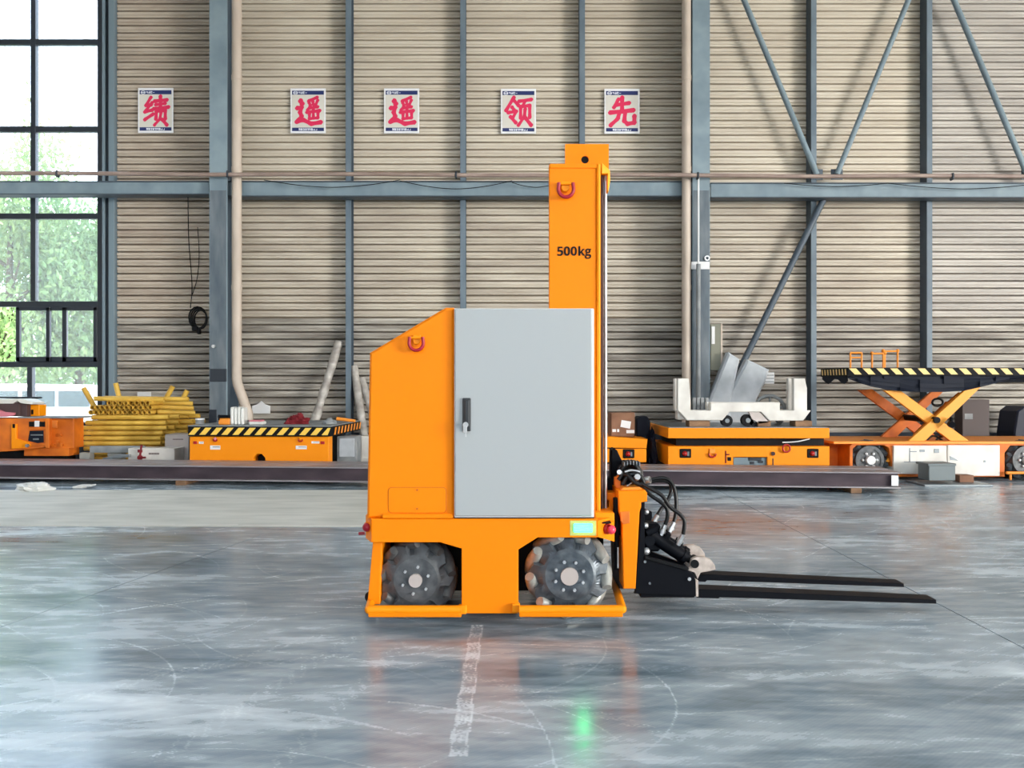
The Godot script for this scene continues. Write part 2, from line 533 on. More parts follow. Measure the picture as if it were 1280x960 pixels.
func floor_textures() -> Array:
	var w := 2048
	var h := 2048
	var base := noise_bytes(71, 0.006, 5, w, h, w / 4, h)          # broad streaks
	var fine := noise_bytes(72, 0.05, 5, w, h, w / 3, h)           # fine streaks
	var wisp := noise_bytes(73, 0.006, 5, w, h, w / 3, h, true)    # thin bright wisps
	var broad := noise_bytes(74, 0.02, 3, w, h, w / 8, h / 8)
	var marks := PackedFloat32Array()
	marks.resize(w * h)
	rng.seed = 7
	# wiped swirls and scratches left by cleaning and by turning wheels
	for i in 2400:
		var x := rng.randf() * w
		var y := rng.randf() * h
		var l := int(rng.randf_range(25, 230))
		var ang := rng.randf_range(-0.2, 0.2) if rng.randf() < 0.7 else rng.randf_range(-1.4, 1.4)
		var bend := rng.randf_range(-0.008, 0.008)
		var v := rng.randf_range(10, 55)
		var wide := rng.randi_range(1, 3)
		for k in l:
			var fade := sin(PI * k / l) * v * (0.5 + 0.5 * rng.randf())
			x += cos(ang)
			y += sin(ang)
			ang += bend
			for j in wide:
				var at := posmod(int(y) + j, h) * w + posmod(int(x), w)
				marks[at] = minf(marks[at] + fade * (1.0 if j == 0 else 0.55), 95.0)
	# faint tyre tracks: slanted prints, world metres (x, z) from, to, width
	for t in [[-0.72, -3.75, -1.15, -2.45, 0.075], [-0.5, -3.6, -0.75, -2.4, 0.06], [-1.55, -3.2, -0.3, -3.55, 0.06], [-1.9, -2.75, -0.9, -3.7, 0.05], [0.2, -3.3, 1.5, -3.2, 0.06], [-0.3, -3.3, 0.6, -2.6, 0.05]]:
		var p := Vector2(t[0], t[1])
		var q := Vector2(t[2], t[3])
		var dir := (q - p).normalized()
		var nrm := Vector2(-dir.y, dir.x)
		var n := int(p.distance_to(q) / 0.004)
		for k in n:
			for j in 12:
				var s := (j / 11.0 - 0.5) * float(t[4])
				var wx := p + dir * (k * 0.004) + nrm * s
				if sin(k * 0.3 + s * 110.0) > 0.0 and rng.randf() < 0.3:
					var at := int((wx.y + 12.0) / 10.5 * h) * w + int((wx.x + 7.0) / 14.0 * w)
					marks[at] = minf(marks[at] + 26.0, 70.0)
	# strip of old tape glue running towards the lens
	for k in 1300:
		var z := -3.86 + k * 0.00105
		for j in 12:
			var x := -0.203 + j * 0.005 + 0.004 * sin(k * 0.02)
			if rng.randf() < 0.22 + 0.2 * sin(k * 0.05) + 0.25 * float(j < 2 or j > 9):
				var at := int((z + 12.0) / 10.5 * h) * w + int((x + 7.0) / 14.0 * w)
				marks[at] = minf(marks[at] + 22.0, 85.0)
	var lut_r := PackedByteArray(); var lut_g := PackedByteArray(); var lut_b := PackedByteArray(); var lut_k := PackedByteArray()
	for i in 256:
		var t := i / 255.0
		var col := Color(0.34, 0.41, 0.46).lerp(Color(0.93, 0.97, 0.99), t)
		lut_r.append(int(col.r * 255)); lut_g.append(int(col.g * 255)); lut_b.append(int(col.b * 255))
		lut_k.append(int(clampf(0.1 + 0.3 * t, 0.0, 1.0) * 255))
	var total := w * h
	var rgb := PackedByteArray()
	rgb.resize(total * 3)
	var rough := PackedByteArray()
	rough.resize(total)
	for i in total:
		var v := 104 + (base[i] - 128) * 0.5 + (fine[i] - 128) * 0.45 + (broad[i] - 128) * 0.22 + maxf(wisp[i] - 140, 0) * 0.75 + marks[i] * 1.2 + float((i * 7919) % 23 - 11) * 0.9
		var k := clampi(int(v), 0, 255)
		rgb[i * 3] = lut_r[k]
		rgb[i * 3 + 1] = lut_g[k]
		rgb[i * 3 + 2] = lut_b[k]
		rough[i] = lut_k[k]
	return [ImageTexture.create_from_image(Image.create_from_data(w, h, false, Image.FORMAT_RGB8, rgb)), ImageTexture.create_from_image(Image.create_from_data(w, h, false, Image.FORMAT_L8, rough))]

func brush(im: Image, pts: Array, width: float, col: Color) -> void:
	# a brush stroke through points given in picture pixels
	for k in range(0, pts.size() - 3, 2):
		var a := Vector2(pts[k], pts[k + 1])
		var b := Vector2(pts[k + 2], pts[k + 3])
		var steps := maxi(2, int(a.distance_to(b)))
		for s in steps + 1:
			var t := float(s) / steps
			var c := a.lerp(b, t)
			var r := width * (0.56 - 0.1 * sin(PI * t))
			for y in range(int(c.y - r), int(c.y + r) + 1):
				for x in range(int(c.x - r), int(c.x + r) + 1):
					# a slanted nib
					if absf((x - c.x) * 0.8 + (y - c.y) * 0.6) < r * 0.85 and Vector2(x - c.x, y - c.y).length() < r and x >= 0 and y >= 0 and x < im.get_width() and y < im.get_height():
						im.set_pixel(x, y, col)

func poster_picture(strokes: Array) -> ImageTexture:
	var im := Image.create(220, 280, false, Image.FORMAT_RGB8)
	im.fill(Color(0.93, 0.93, 0.94))
	im.fill_rect(Rect2i(8, 14, 204, 254), Color(0.86, 0.84, 0.8))
	var navy := Color(0.11, 0.17, 0.4)
	im.fill_rect(Rect2i(10, 14, 200, 25), navy)
	im.fill_rect(Rect2i(10, 246, 200, 21), navy)
	var white := Color(0.92, 0.93, 0.96)
	# round emblem and small white lettering of the header and the footer
	for y in 26:
		for x in 30:
			var d := Vector2((x - 15) / 15.0, (y - 13) / 11.0).length()
			if d < 1.0 and (d > 0.68 or absf(y - 13) < 2.5):
				im.set_pixel(16 + x, 14 + y, white)
	var glyph := [[0, 2, 12, 2], [6, 0, 6, 12], [1, 7, 11, 7], [2, 12, 11, 12], [1, 0, 1, 11], [11, 3, 11, 12]]
	rng.seed = 5
	for k in 4:
		for g in glyph:
			if rng.randf() < 0.75:
				brush(im, [50 + k * 14 + g[0] * 0.9, 20 + g[1], 50 + k * 14 + g[2] * 0.9, 20 + g[3]], 3.0, white)
	for k in 9:
		for g in glyph:
			if rng.randf() < 0.75:
				brush(im, [52 + k * 13 + g[0] * 0.85, 250 + g[1], 52 + k * 13 + g[2] * 0.85, 250 + g[3]], 3.0, white)
	var red := Color(0.89, 0.13, 0.34)
	for s in strokes:
		var pts := []
		for k in range(1, s.size(), 2):
			pts.append(26.0 + float(s[k]) * 1.68)
			pts.append(48.0 + float(s[k + 1]) * 1.86)
		brush(im, pts, float(s[0]) * 2.45, red)
	return ImageTexture.create_from_image(im)

func poster(px: float, py: float, strokes: Array, label: String) -> void:
	var d := 11.86
	var c := P(px, py, d)
	var t := thing("poster", c, label, "poster", "calligraphy posters on the cladding")
	var st := S()
	box(st, c + Vector3(0, 0, -0.006), Vector3(0.545, 0.695, 0.012), 0.003)
	part("board", st, M.label_white, t)
	st = S()
	var hx := 0.27
	var hy := 0.345
	var z := Vector3(0, 0, 0.0015)
	quad_uv(st, c + z + Vector3(-hx, hy, 0), c + z + Vector3(hx, hy, 0), c + z + Vector3(hx, -hy, 0), c + z + Vector3(-hx, -hy, 0), Vector3(0, 0, 1))
	var m := mat(Color.WHITE, 0.5)
	m.albedo_texture = poster_picture(strokes)
	part("print", st, m, t)

# ---------------------------------------------------------------- building
func cladding_sheet(x0: float, x1: float, parent: Node3D, m: Material, r0 := 0, r1 := 76) -> void:
	var st := S()
	var prof := [[0.0, 0.0], [0.043, 0.0], [0.048, 0.011], [0.056, 0.011], [0.061, 0.004], [0.084, 0.004], [0.104, 0.1], [0.113, 0.0]]
	var base := 0.42
	var z := -11.9
	for r in range(r0, r1):
		var wob := 0.0015 * sin(r * 2.7 + x0)
		for k in prof.size() - 1:
			var y0: float = base + r * 0.113 + 0.113 - prof[k][0]
			var y1: float = base + r * 0.113 + 0.113 - prof[k + 1][0]
			var z0: float = z - prof[k][1] + wob
			var z1: float = z - prof[k + 1][1] + wob
			var n := Vector3(0, z1 - z0, y0 - y1).normalized()
			tri3(st, Vector3(x0, y0, z0), Vector3(x1, y0, z0), Vector3(x1, y1, z1), n, n, n)
			tri3(st, Vector3(x0, y0, z0), Vector3(x1, y1, z1), Vector3(x0, y1, z1), n, n, n)
	part("cladding_sheet", st, m, parent)

func slab(called: String, poly: PackedVector2Array, top: float, thick: float, m: Material, parent: Node3D) -> void:
	# poly in (x, z)
	var st := S()
	var idx := Geometry2D.triangulate_polygon(poly)
	for i in range(0, idx.size(), 3):
		for y in [top, top - thick]:
			var q := []
			for k in 3:
				q.append(poly[idx[i + k]])
			var n := Vector3.UP if y == top else Vector3.DOWN
			var v := []
			for k in 3:
				v.append(Vector3(q[k].x, y, q[k].y))
			var order := [0, 1, 2] if (v[2] - v[0]).cross(v[1] - v[0]).dot(n) >= 0.0 else [0, 2, 1]
			for k in order:
				vert(st, v[k], n, Vector2((q[k].x + 7.0) / 14.0, (q[k].y + 12.0) / 10.5))
	var mid := Vector2.ZERO
	for p in poly:
		mid += p / poly.size()
	for i in poly.size():
		var a := poly[i]
		var b := poly[(i + 1) % poly.size()]
		quad(st, Vector3(a.x, top, a.y), Vector3(b.x, top, b.y), Vector3(b.x, top - thick, b.y), Vector3(a.x, top - thick, a.y), Vector3(mid.x, top - thick / 2, mid.y))
	part(called, st, m, parent)

func node_struct(called: String) -> Node3D:
	var o := Node3D.new()
	o.name = called
	o.set_meta("kind", "structure")
	add_child(o)
	org = Vector3.ZERO
	return o

func sbox(x0: float, y0: float, z0: float, x1: float, y1: float, z1: float, st: SurfaceTool, ch := 0.0) -> void:
	box(st, Vector3((x0 + x1) / 2, (y0 + y1) / 2, (z0 + z1) / 2), Vector3(absf(x1 - x0), absf(y1 - y0), absf(z1 - z0)), ch)

func area(pos: Vector3, to: Vector3, size: Vector2, energy: float, col: Color, called: String) -> void:
	var l := AreaLight3D.new()
	l.name = called
	l.area_size = size
	l.area_normalize_energy = false
	l.light_energy = energy
	l.light_color = col
	l.area_range = 60.0
	l.shadow_enabled = true
	add_child(l)
	l.look_at_from_position(pos, to, Vector3.UP if absf((to - pos).normalized().y) < 0.9 else Vector3.RIGHT)

func shell() -> void:
	# floor: polished slabs with open joints on a sub-base, and a matt strip of bare concrete
	var fl := node_struct("floor")
	var st := S()
	sbox(-16, -0.3, -12.2, 24, -0.05, 16, st)
	part("sub_base", st, M.dark_joint, fl)
	var tx := floor_textures()
	var fm := mat(Color.WHITE, 1.0)
	fm.albedo_texture = tx[0]
	fm.roughness_texture = tx[1]
	fm.roughness_texture_channel = BaseMaterial3D.TEXTURE_CHANNEL_RED
	M.floor = fm
	var g := 0.004
	slab("floor_slab", PackedVector2Array([Vector2(-16, 14), Vector2(-6.68 - g, 14), Vector2(-0.66 - g, -11.95), Vector2(-16, -11.95)]), 0.0, 0.05, fm, fl)
	slab("floor_slab", PackedVector2Array([Vector2(-6.68 + g, 14), Vector2(2.345 - g, 14), Vector2(2.345 - g, -11.95), Vector2(-0.66 + g, -11.95)]), 0.0, 0.05, fm, fl)
	slab("floor_slab", PackedVector2Array([Vector2(2.345 + g, 14), Vector2(24, 14), Vector2(24, -11.95), Vector2(2.345 + g, -11.95)]), 0.0, 0.05, fm, fl)
	slab("bare_strip", PackedVector2Array([Vector2(-16, -6.62), Vector2(-0.9, -6.5), Vector2(-1.1, -8.75), Vector2(-16, -8.75)]), 0.004, 0.0035, M.pale_concrete, fl)
	st = S()
	for k in 5:
		sbox(-3.4 + k * 0.55, 0.0, -6.615 + k * 0.016, -2.9 + k * 0.55, 0.0045, -6.585 + k * 0.016, st)
	part("paint_line", st, M.white_dirty, fl)

	# back wall
	var wb := node_struct("wall_back")
	st = S()
	sbox(-6.12, 0, -12.2, 24, 9, -12.01, st)
	part("backing", st, M.cladding, wb)
	var xs := [-6.12, -4.5, -2.54, -0.77, 1.09, 2.94, 4.69, 6.48, 8.3, 10.2, 12.1, 14.0, 19.0, 24.0]
	for i in xs.size() - 1:
		cladding_sheet(xs[i], xs[i + 1], wb, M.cladding_dirty if i == 0 else M.cladding_grey if i == 7 else M.cladding, 32, 76)
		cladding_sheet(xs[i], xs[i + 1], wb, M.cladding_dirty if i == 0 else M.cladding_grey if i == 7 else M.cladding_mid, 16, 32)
		cladding_sheet(xs[i], xs[i + 1], wb, M.cladding_low, 0, 16)  # sheets are coloured darker towards the foot of the wall
	st = S()
	sbox(-12, 0, -12.2, -6.12, 0.55, -11.95, st)
	part("sill_wall", st, M.plinth, wb)
	org = Vector3(0, 0, -11.9)
	st = S()
	sbox(-6.1, 0, -12.0, 24, 0.46, -11.84, st, 0.02)
	struct("baseboard_back", st, M.plinth)
	# the other walls, out of the picture: they close the hall; unseen gate on the right and windows behind placed to light it
	org = Vector3.ZERO
	st = S()
	sbox(-16.2, 0, -12.2, -16, 9, 14, st)
	struct("wall_left", st, M.cladding)
	st = S()
	sbox(-16, 0, -12.2, -12, 9, -11.9, st)
	struct("wall_back_left", st, M.cladding)
	var wr := node_struct("wall_right")
	st = S()
	sbox(24, 0, -12.2, 24.2, 9, 3.5, st)
	sbox(24, 5.6, 3.5, 24.2, 9, 12, st)
	sbox(24, 0, 12, 24.2, 9, 16, st)
	part("wall_panel", st, M.cladding, wr)
	var wf := node_struct("wall_front")
	st = S()
	sbox(-16, 0, 14, 24, 4.4, 14.2, st)
	sbox(-16, 6.4, 14, 24, 9, 14.2, st)
	sbox(-16, 4.4, 14, -13, 6.4, 14.2, st)
	sbox(11, 4.4, 14, 24, 6.4, 14.2, st)
	part("wall_panel", st, M.cladding, wf)
	st = S()
	sbox(-16.2, 9, -12.2, 24.2, 9.25, 16.2, st)
	struct("ceiling", st, M.roof)
	for k in 4:  # roof light panels out of view, glowing to light the hall
		org = Vector3(-9.0 + k * 8.5, 8.97, 0)
		st = S()
		box(st, org, Vector3(1.5, 0.05, 20), 0.01)
		struct("window_%d" % (k + 2), st, M.unseen_skylight)

func window() -> void:
	var w := Node3D.new()
	w.name = "window_1"
	w.position = P(84, 300, 11.95)
	w.set_meta("kind", "structure")
	add_child(w)
	org = w.position
	var d := 11.93
	# mullions and transoms
	var st := S()
	for x in [41.0, -47.0, -135.0]:
		st = S()
		pbox(st, x - 3.2, -150, x + 3.2, 376, d, 0.09)
		part("mullion", st, M.frame_dark, w)
		if x < 0:
			st = S()
			pbox(st, x - 3.2, 376, x + 3.2, 540, d, 0.09)
			part("mullion", st, M.frame_dark, w)
	st = S()
	pbox(st, 33.5, 459, 40, 536, d, 0.09)
	part("mullion", st, M.frame_dark, w)
	for y in [-59.0, 52.0, 161.0, 270.0, 380.0, 455.5]:
		st = S()
		pbox(st, -230, y - 3.4, 124, y + 3.4, d + 0.005, 0.08)
		part("transom", st, M.frame_dark, w)
	st = S()
	pbox(st, -230, 528, 124, 540, d - 0.02, 0.2)
	part("sill", st, M.frame_dark, w)
	st = S()
	pbox(st, 121.5, -150, 127.5, 536, d, 0.1)
	part("jamb", st, M.frame_dark, w)
	st = S()
	pbox(st, 127.5, -150, 131, 560, d - 0.06, 0.2)
	pbox(st, 135.5, -150, 142.5, 560, d - 0.1, 0.2)
	part("jamb_cover", st, M.frame_light, w)
	st = S()
	pbox(st, 130.5, -150, 136, 560, d - 0.02, 0.2)
	part("jamb_recess", st, M.frame_dark, w)
	# panes
	var cols := [[-230.0, -138.0], [-132.0, -50.0], [-44.0, 38.0], [44.0, 122.0]]
	var rows := [[-150.0, -62.0], [-55.0, 49.0], [55.0, 158.0], [164.0, 267.0], [273.0, 377.0], [459.0, 529.0]]
	for c in cols:
		for r in rows:
			st = S()
			pbox(st, c[0], r[0], c[1], r[1], d + 0.045, 0.006, 0.0)
			part("pane", st, M.glass, w)
	# sliding sash, half open
	st = S()
	for x in [[19.5, 24.5], [57.0, 62.0], [77.5, 83.0], [116.5, 121.0]]:
		pbox(st, x[0], 384, x[1], 452, d - (0.03 if x[0] < 62 else 0.0), 0.05)
	pbox(st, 20, 383, 62, 388, d - 0.03, 0.05)
	pbox(st, 20, 446, 62, 452, d - 0.03, 0.05)
	pbox(st, 62, 383, 121, 388, d, 0.05)
	pbox(st, 62, 446, 121, 452, d, 0.05)
	var sash := part("sash", st, M.frame_dark, w)
	for x in [[24.5, 57.0], [62.0, 77.5], [83.0, 116.5]]:
		st = S()
		pbox(st, x[0], 388, x[1], 446, d + 0.01, 0.006, 0.0)
		part("pane", st, M.glass, sash)

func leaf_mesh() -> ArrayMesh:
	var keep := org
	org = Vector3.ZERO
	var st := S()
	var a := Vector3(0, 0, 0)
	var b := Vector3(0.05, 0.012, 0.09)
	var c := Vector3(0, 0, 0.2)
	var d := Vector3(-0.05, 0.012, 0.09)
	tri(st, a, b, c, Vector3(0, -1, 0.1))
	tri(st, a, c, d, Vector3(0, -1, 0.1))
	org = keep
	return st.commit()

func tree(px: float, d: float, top: float, spread: float, low: float, leaves: int, k: int, sd: int, label: String) -> void:
	var base := Vector3((px - 640.0) * d / F, -0.05, -d)
	var t := thing("tree", base, label, "tree", "trees outside the window")
	rng.seed = sd
	var st := S()
	cyl(st, base, base + Vector3(0.1, top * 0.75, 0), 0.14, 8, 0.05)
	for i in 7:
		var y := low + (top - low) * rng.randf_range(0.05, 0.6)
		var an := rng.randf() * TAU
		cyl(st, base + Vector3(0.05, y, 0), base + Vector3(cos(an) * spread * 0.7, y + rng.randf_range(0.6, 1.3), sin(an) * spread * 0.7), 0.05, 6, 0.015)
	part("trunk", st, M.bark, t)
	var clumps := []
	for i in 26:
		var u := rng.randf()
		var an := rng.randf() * TAU
		var r := spread * sqrt(rng.randf()) * (1.0 - 0.5 * absf(u - 0.4))
		clumps.append(Vector3(cos(an) * r, low + (top - low) * u, sin(an) * r))
	var mm := MultiMesh.new()
	mm.transform_format = MultiMesh.TRANSFORM_3D
	mm.mesh = leaf_mesh()
	mm.instance_count = leaves
	for i in leaves:
		var c: Vector3 = clumps[rng.randi() % clumps.size()]
		var off := Vector3(rng.randfn(), rng.randfn(), rng.randfn()) * 0.34
		var bs := Basis.from_euler(Vector3(rng.randf() * TAU, rng.randf() * TAU, rng.randf() * TAU)).scaled(Vector3.ONE * rng.randf_range(0.45, 1.05))
		mm.set_instance_transform(i, Transform3D(bs, c + off))
	var mi := MultiMeshInstance3D.new()
	mi.name = "foliage"
	mi.multimesh = mm
	mi.material_override = M["leaf%d" % k]
	mi.set_meta("kind", "stuff")
	t.add_child(mi)

func outdoors() -> void:
	org = Vector3(0, -0.05, -30)
	var st := S()
	sbox(-60, -0.3, -70, 40, -0.05, -12.25, st)
	struct("ground", st, M.concrete)
	tree(8, 17.5, 6.6, 1.5, 1.5, 11000, 1, 41, "light green leafy tree outside the left edge of the window")
	tree(98, 18.5, 5.4, 1.35, 1.3, 11000, 0, 42, "mid green leafy tree outside the right half of the window")
	tree(50, 22.0, 5.6, 2.0, 1.0, 12000, 2, 43, "darker green tree standing behind the two others outside the window")
	# parked van seen through the lowest panes
	var b := P(84, 480, 15.6)
	var t := thing("van", Vector3(b.x, -0.05, b.z), "white van parked outside behind the lowest window pane", "van")
	var y0 := 0.2
	st = S()
	prism(st, PackedVector2Array([Vector2(b.x - 1.9, y0), Vector2(b.x + 1.2, y0), Vector2(b.x + 1.25, 0.75), Vector2(b.x + 0.75, 0.95), Vector2(b.x + 0.3, 1.18), Vector2(b.x - 1.8, 1.22), Vector2(b.x - 1.95, 1.0)]), b.z, b.z - 1.6, 0.06)
	part("body", st, M.car_white, t)
	for x in [[-1.7, -1.0], [-0.92, -0.25], [-0.18, 0.45]]:
		st = S()
		sbox(b.x + x[0], 0.75, b.z - 0.03, b.x + x[1], 1.08, b.z + 0.012, st, 0.01)
		part("side_window", st, M.car_glass, t)
	for x in [-1.3, 0.7]:
		st = S()
		cyl(st, Vector3(b.x + x, 0.25, b.z + 0.03), Vector3(b.x + x, 0.25, b.z - 0.2), 0.29, 18)
		part("wheel", st, M.rubber, t)

func column(px0: float, px1: float, side: float, label: String) -> Node3D:
	# H section: front flange, web, rear flange
	var d := 11.33
	var a := P(px0, 0, d).x
	var b := P(px1, 0, d).x
	var c := (a + b) / 2
	var t := thing("steel_column", Vector3(c, 0, -11.6), label, "column", "steel columns of the hall")
	var st := S()
	sbox(a, 0, -d, b, 8.98, -d - 0.02, st, 0.003)
	part("front_flange", st, M.steel_blue, t)
	st = S()
	sbox(c - 0.008, 0, -d - 0.02, c + 0.008, 8.98, -11.8, st)
	part("web", st, M.steel_blue_dark, t)  # web darker than the front flange, its shade put into the colour
	st = S()
	sbox(a, 0, -11.8, b, 8.98, -11.82, st, 0.003)
	part("rear_flange", st, M.steel_blue_dark, t)
	# stiffener casing on the lower half, scuffed
	st = S()
	var lo := P(0, 238, d).y
	sbox(a + 0.012, 0, -d + 0.006, b - 0.012, lo, -d + 0.001, st, 0.002)
	part("scuffed_plate", st, M.steel_scuffed, t, "scuffed lower plate")
	return t

func downpipe(pts: Array, r: float, label: String) -> void:
	org = Vector3(pts[0].x, pts[pts.size() - 1].y, pts[0].z)
	var t := thing("downpipe", org, label, "pipe", "cream downpipes beside the columns")
	var st := S()
	tube(st, PackedVector3Array(pts), r, 16)
	part("pipe", st, M.cream_pipe, t)
	for y in [7.2, 5.7, 4.35, 2.6]:
		st = S()
		cyl(st, Vector3(pts[0].x, y, pts[0].z), Vector3(pts[0].x, y + 0.07, pts[0].z), r + 0.006, 16)
		part("socket", st, M.cream_pipe, t)

func wall_steel() -> void:
	var st: SurfaceTool
	var c1 := column(261.5, 284, 1, "left grey-blue steel column between two posters beside the first cream downpipe")
	st = S()
	pbox(st, 262, 461, 283, 477, 11.312, 0.02, 0.004)
	part("paint_patch", st, M.frame_dark, c1, "dark painted band")
	st = S()
	var kn := P(268, 433, 11.32)
	cyl(st, kn, kn + Vector3(0, 0, 0.05), 0.025, 10)
	part("stud", st, M.silver, c1)
	st = S()
	pbox(st, 261, 512, 271, 540, 11.32, 0.03, 0.004)
	part("dark_patch", st, M.frame_dark, c1)  # dark patch low on the column
	var c2 := column(865.5, 887.5, -1, "right grey-blue steel column with conduit and light metal bracket")
	st = S()
	pbox(st, 864, 327, 887, 336.5, 11.31, 0.02, 0.004)
	part("bracket", st, M.label_white, c2, "pale metal bracket")
	st = S()
	var ring := P(883.5, 323, 11.325)
	lathe(st, ring, Vector3(0, 0, 1), [[0.022, 0.0], [0.04, 0.0], [0.04, 0.03], [0.022, 0.03], [0.022, 0.0]], 14)
	part("eye", st, M.silver, c2)
	# downpipes
	var q0 := P(296, 0, 11.36)
	var top := Vector3(q0.x, 8.95, q0.z)
	downpipe([top, Vector3(q0.x, P(0, 474, 11.36).y, q0.z), P(297, 480, 11.36), P(310, 516, 11.38), P(312, 545, 11.4)], 0.071, "cream plastic downpipe with an elbow at its foot right of left column")
	q0 = P(858, 0, 11.36)
	downpipe([Vector3(q0.x, 8.95, q0.z), Vector3(q0.x, 0.02, q0.z)], 0.066, "straight cream plastic downpipe left of right column")
	# conduit on the right column
	var t := thing("conduit", P(872, 500, 11.27), "thin grey conduit pipe running down the front of right column", "conduit")
	st = S()
	cyl(st, P(873, 500, 11.24), P(873, 330, 11.24), 0.032, 10)
	part("lower_pipe", st, M.grey_mid, t)
	st = S()
	cyl(st, P(873, 330, 11.24), P(873, 222, 11.24), 0.014, 8)
	part("upper_pipe", st, M.label_white, t)
	# electric panel
	t = thing("electric_panel", P(895, 463, 11.4), "tall grey-green electric panel box mounted right of right column", "electric box")
	st = S()
	pbox(st, 888, 405, 902, 463, 11.42, 0.3, 0.008)
	part("case", st, M.panel_box, t)
	st = S()
	pbox(st, 889.5, 408, 893.5, 430, 11.415, 0.02, 0.002)
	part("label_strip", st, M.label_white, t)
	st = S()
	pbox(st, 901, 404, 903.2, 464, 11.415, 0.3, 0.002)
	part("door_edge", st, M.cream_pipe, t)
	# girder in three lengths between the columns
	var names := ["left length of grey-blue horizontal girder crossing the window top", "middle length of grey-blue horizontal girder between the two columns", "right length of grey-blue horizontal girder right of right column"]
	var spans := [[-250.0, 261.0, 226.0, 243.0], [285.0, 865.0, 226.0, 245.5], [888.5, 1500.0, 228.0, 247.0]]
	for k in 3:
		var s: Array = spans[k]
		t = thing("girder", P((s[0] + s[1]) / 2, s[3], 11.45), names[k], "girder", "wall girder lengths")
		st = S()
		pbox(st, s[0], s[2] + 1.2, s[1], s[3] - 1.2, 11.46, 0.03, 0.0)
		part("web", st, M.steel_blue, t)
		st = S()
		pbox(st, s[0], s[2], s[1], s[2] + 1.4, 11.44, 0.22, 0.003)
		pbox(st, s[0], s[3] - 1.4, s[1], s[3], 11.44, 0.22, 0.003)
		part("flange", st, M.steel_blue_dark, t)
	# thin service pipe in front of girder
	org = P(640, 219, 11.2)
	t = thing("service_pipe", org, "long thin tan pipe running across the wall just above girder", "pipe")
	st = S()
	var pts := []
	for k in 15:
		pts.append(P(-200 + k * 112, 216.3 + k * 0.33 + 0.7 * sin(k * 1.9), 11.2))
	tube(st, spline(pts, 3), 0.03, 10)
	part("pipe", st, M.tan_pipe, t)
	for x in [72.0, 285.0, 570.0, 872.0, 1190.0]:
		st = S()
		var c := P(x, 217.0 + x * 0.0033, 11.2)
		box(st, c, Vector3(0.03, 0.1, 0.08), 0.008)
		part("clamp", st, M.frame_dark, t)
	# loose wires on the girder
	org = P(600, 232, 11.38)
	st = S()
	for w in [[330, 500, 225, 234], [500, 640, 226, 236], [640, 700, 228, 234], [980, 1110, 229, 233], [1110, 1300, 229, 236]]:
		pts = []
		for k in 7:
			var u := k / 6.0
			pts.append(P(lerpf(w[0], w[1], u), w[2] + (w[3] - w[2]) * sin(PI * u) + 0.7 * sin(k * 3.1), 11.36))
		tube(st, spline(pts, 4), 0.006, 5)
	solo("cable", st, M.black, "thin black cable sagging along the face of girder", "cable")
	# slim posts
	var posts := [[435.0, "left of the third poster"], [578.5, "between third and fourth posters"], [728.0, "behind mast of the orange truck"], [1018.0, "where two slanted braces meet"], [1163.0, "above scissor lift platform at right"]]
	for p in posts:
		var x: float = P(p[0], 0, 11.68).x
		t = thing("wall_post", Vector3(x, 0, -11.75), "slim vertical steel post on the cladding " + p[1], "post", "slim wall posts")
		st = S()
		sbox(x - 0.042, 0.0, -11.7, x + 0.042, 8.98, -11.71, st, 0.002)
		part("channel", st, M.steel_mid, t)
		st = S()
		sbox(x - 0.042, 0.0, -11.71, x - 0.034, 8.98, -11.9, st)
		part("web", st, M.steel_blue_dark, t)  # left side darker than the channel: shade painted on
		st = S()
		sbox(x + 0.032, 0.0, -11.71, x + 0.042, 8.98, -11.73, st)
		sbox(x - 0.034, 0.0, -11.88, x + 0.042, 8.98, -11.9, st)
		part("lip", st, M.steel_blue_dark, t)
	# braces
	var br := [[843, -208, 1021, 218, 0.042, "upper steel brace slanting down rightwards beside right column"], [1223, -213, 1046, 218, 0.042, "upper steel brace slanting down leftwards from the top"], [1105, -208, 1284, 218, 0.042, "upper steel brace slanting down to the right edge"], [1029.5, 249, 896, 520, 0.05, "lower thick steel brace slanting down past the electric panel"]]
	for b in br:
		org = P(b[2], b[3], 11.65)
		t = thing("brace", org, b[5], "brace", "diagonal wall braces")
		st = S()
		cyl(st, P(b[0], b[1], 11.65), P(b[2], b[3], 11.65), b[4], 12)
		part("tube", st, M.steel_blue_dark if b[4] > 0.045 else M.steel_blue, t)
		st = S()
		box(st, P(b[2], b[3], 11.7), Vector3(0.18, 0.16, 0.012), 0.002)
		part("gusset", st, M.steel_blue_dark, t)
	# hanging cable with its coil
	t = thing("cable_coil", P(245, 396, 11.6), "black cable coil hanging on the wall left of left column", "cable")
	st = S()
	tube(st, spline([P(235, 243.2, 11.6), P(236, 300, 11.72), P(240, 355, 11.74), P(238, 385, 11.72)]), 0.007, 6)
	tube(st, spline([P(247, 284, 11.75), P(249, 320, 11.75), P(246, 350, 11.74), P(239, 372, 11.72)]), 0.006, 6)
	part("hanging_cable", st, M.black, t)
	st = S()
	for k in 4:
		pts = []
		for i in 17:
			var an := TAU * i / 16.0
			pts.append(P(247 + k * 1.3 + cos(an) * (11 - k), 397 + k * 0.8 + sin(an) * (13.5 - k * 0.7), 11.72 - k * 0.014))
		tube(st, PackedVector3Array(pts), 0.012, 6)
	part("loop", st, M.black, t)
	st = S()
	box(st, P(244, 411, 11.68), Vector3(0.09, 0.07, 0.05), 0.01)
	box(st, P(249, 414, 11.67), Vector3(0.05, 0.09, 0.05), 0.01)
	part("plug", st, M.black, t)
	# small signs on the cladding
	org = P(179, 495, 11.85)
	st = S()
	pbox(st, 171.5, 490, 188, 501, 11.86, 0.03, 0.002)
	solo("sign", st, M.label_white, "small blank pale sign on the wall above yellow tube stack", "sign")
	org = P(326, 510, 11.85)
	st = S()
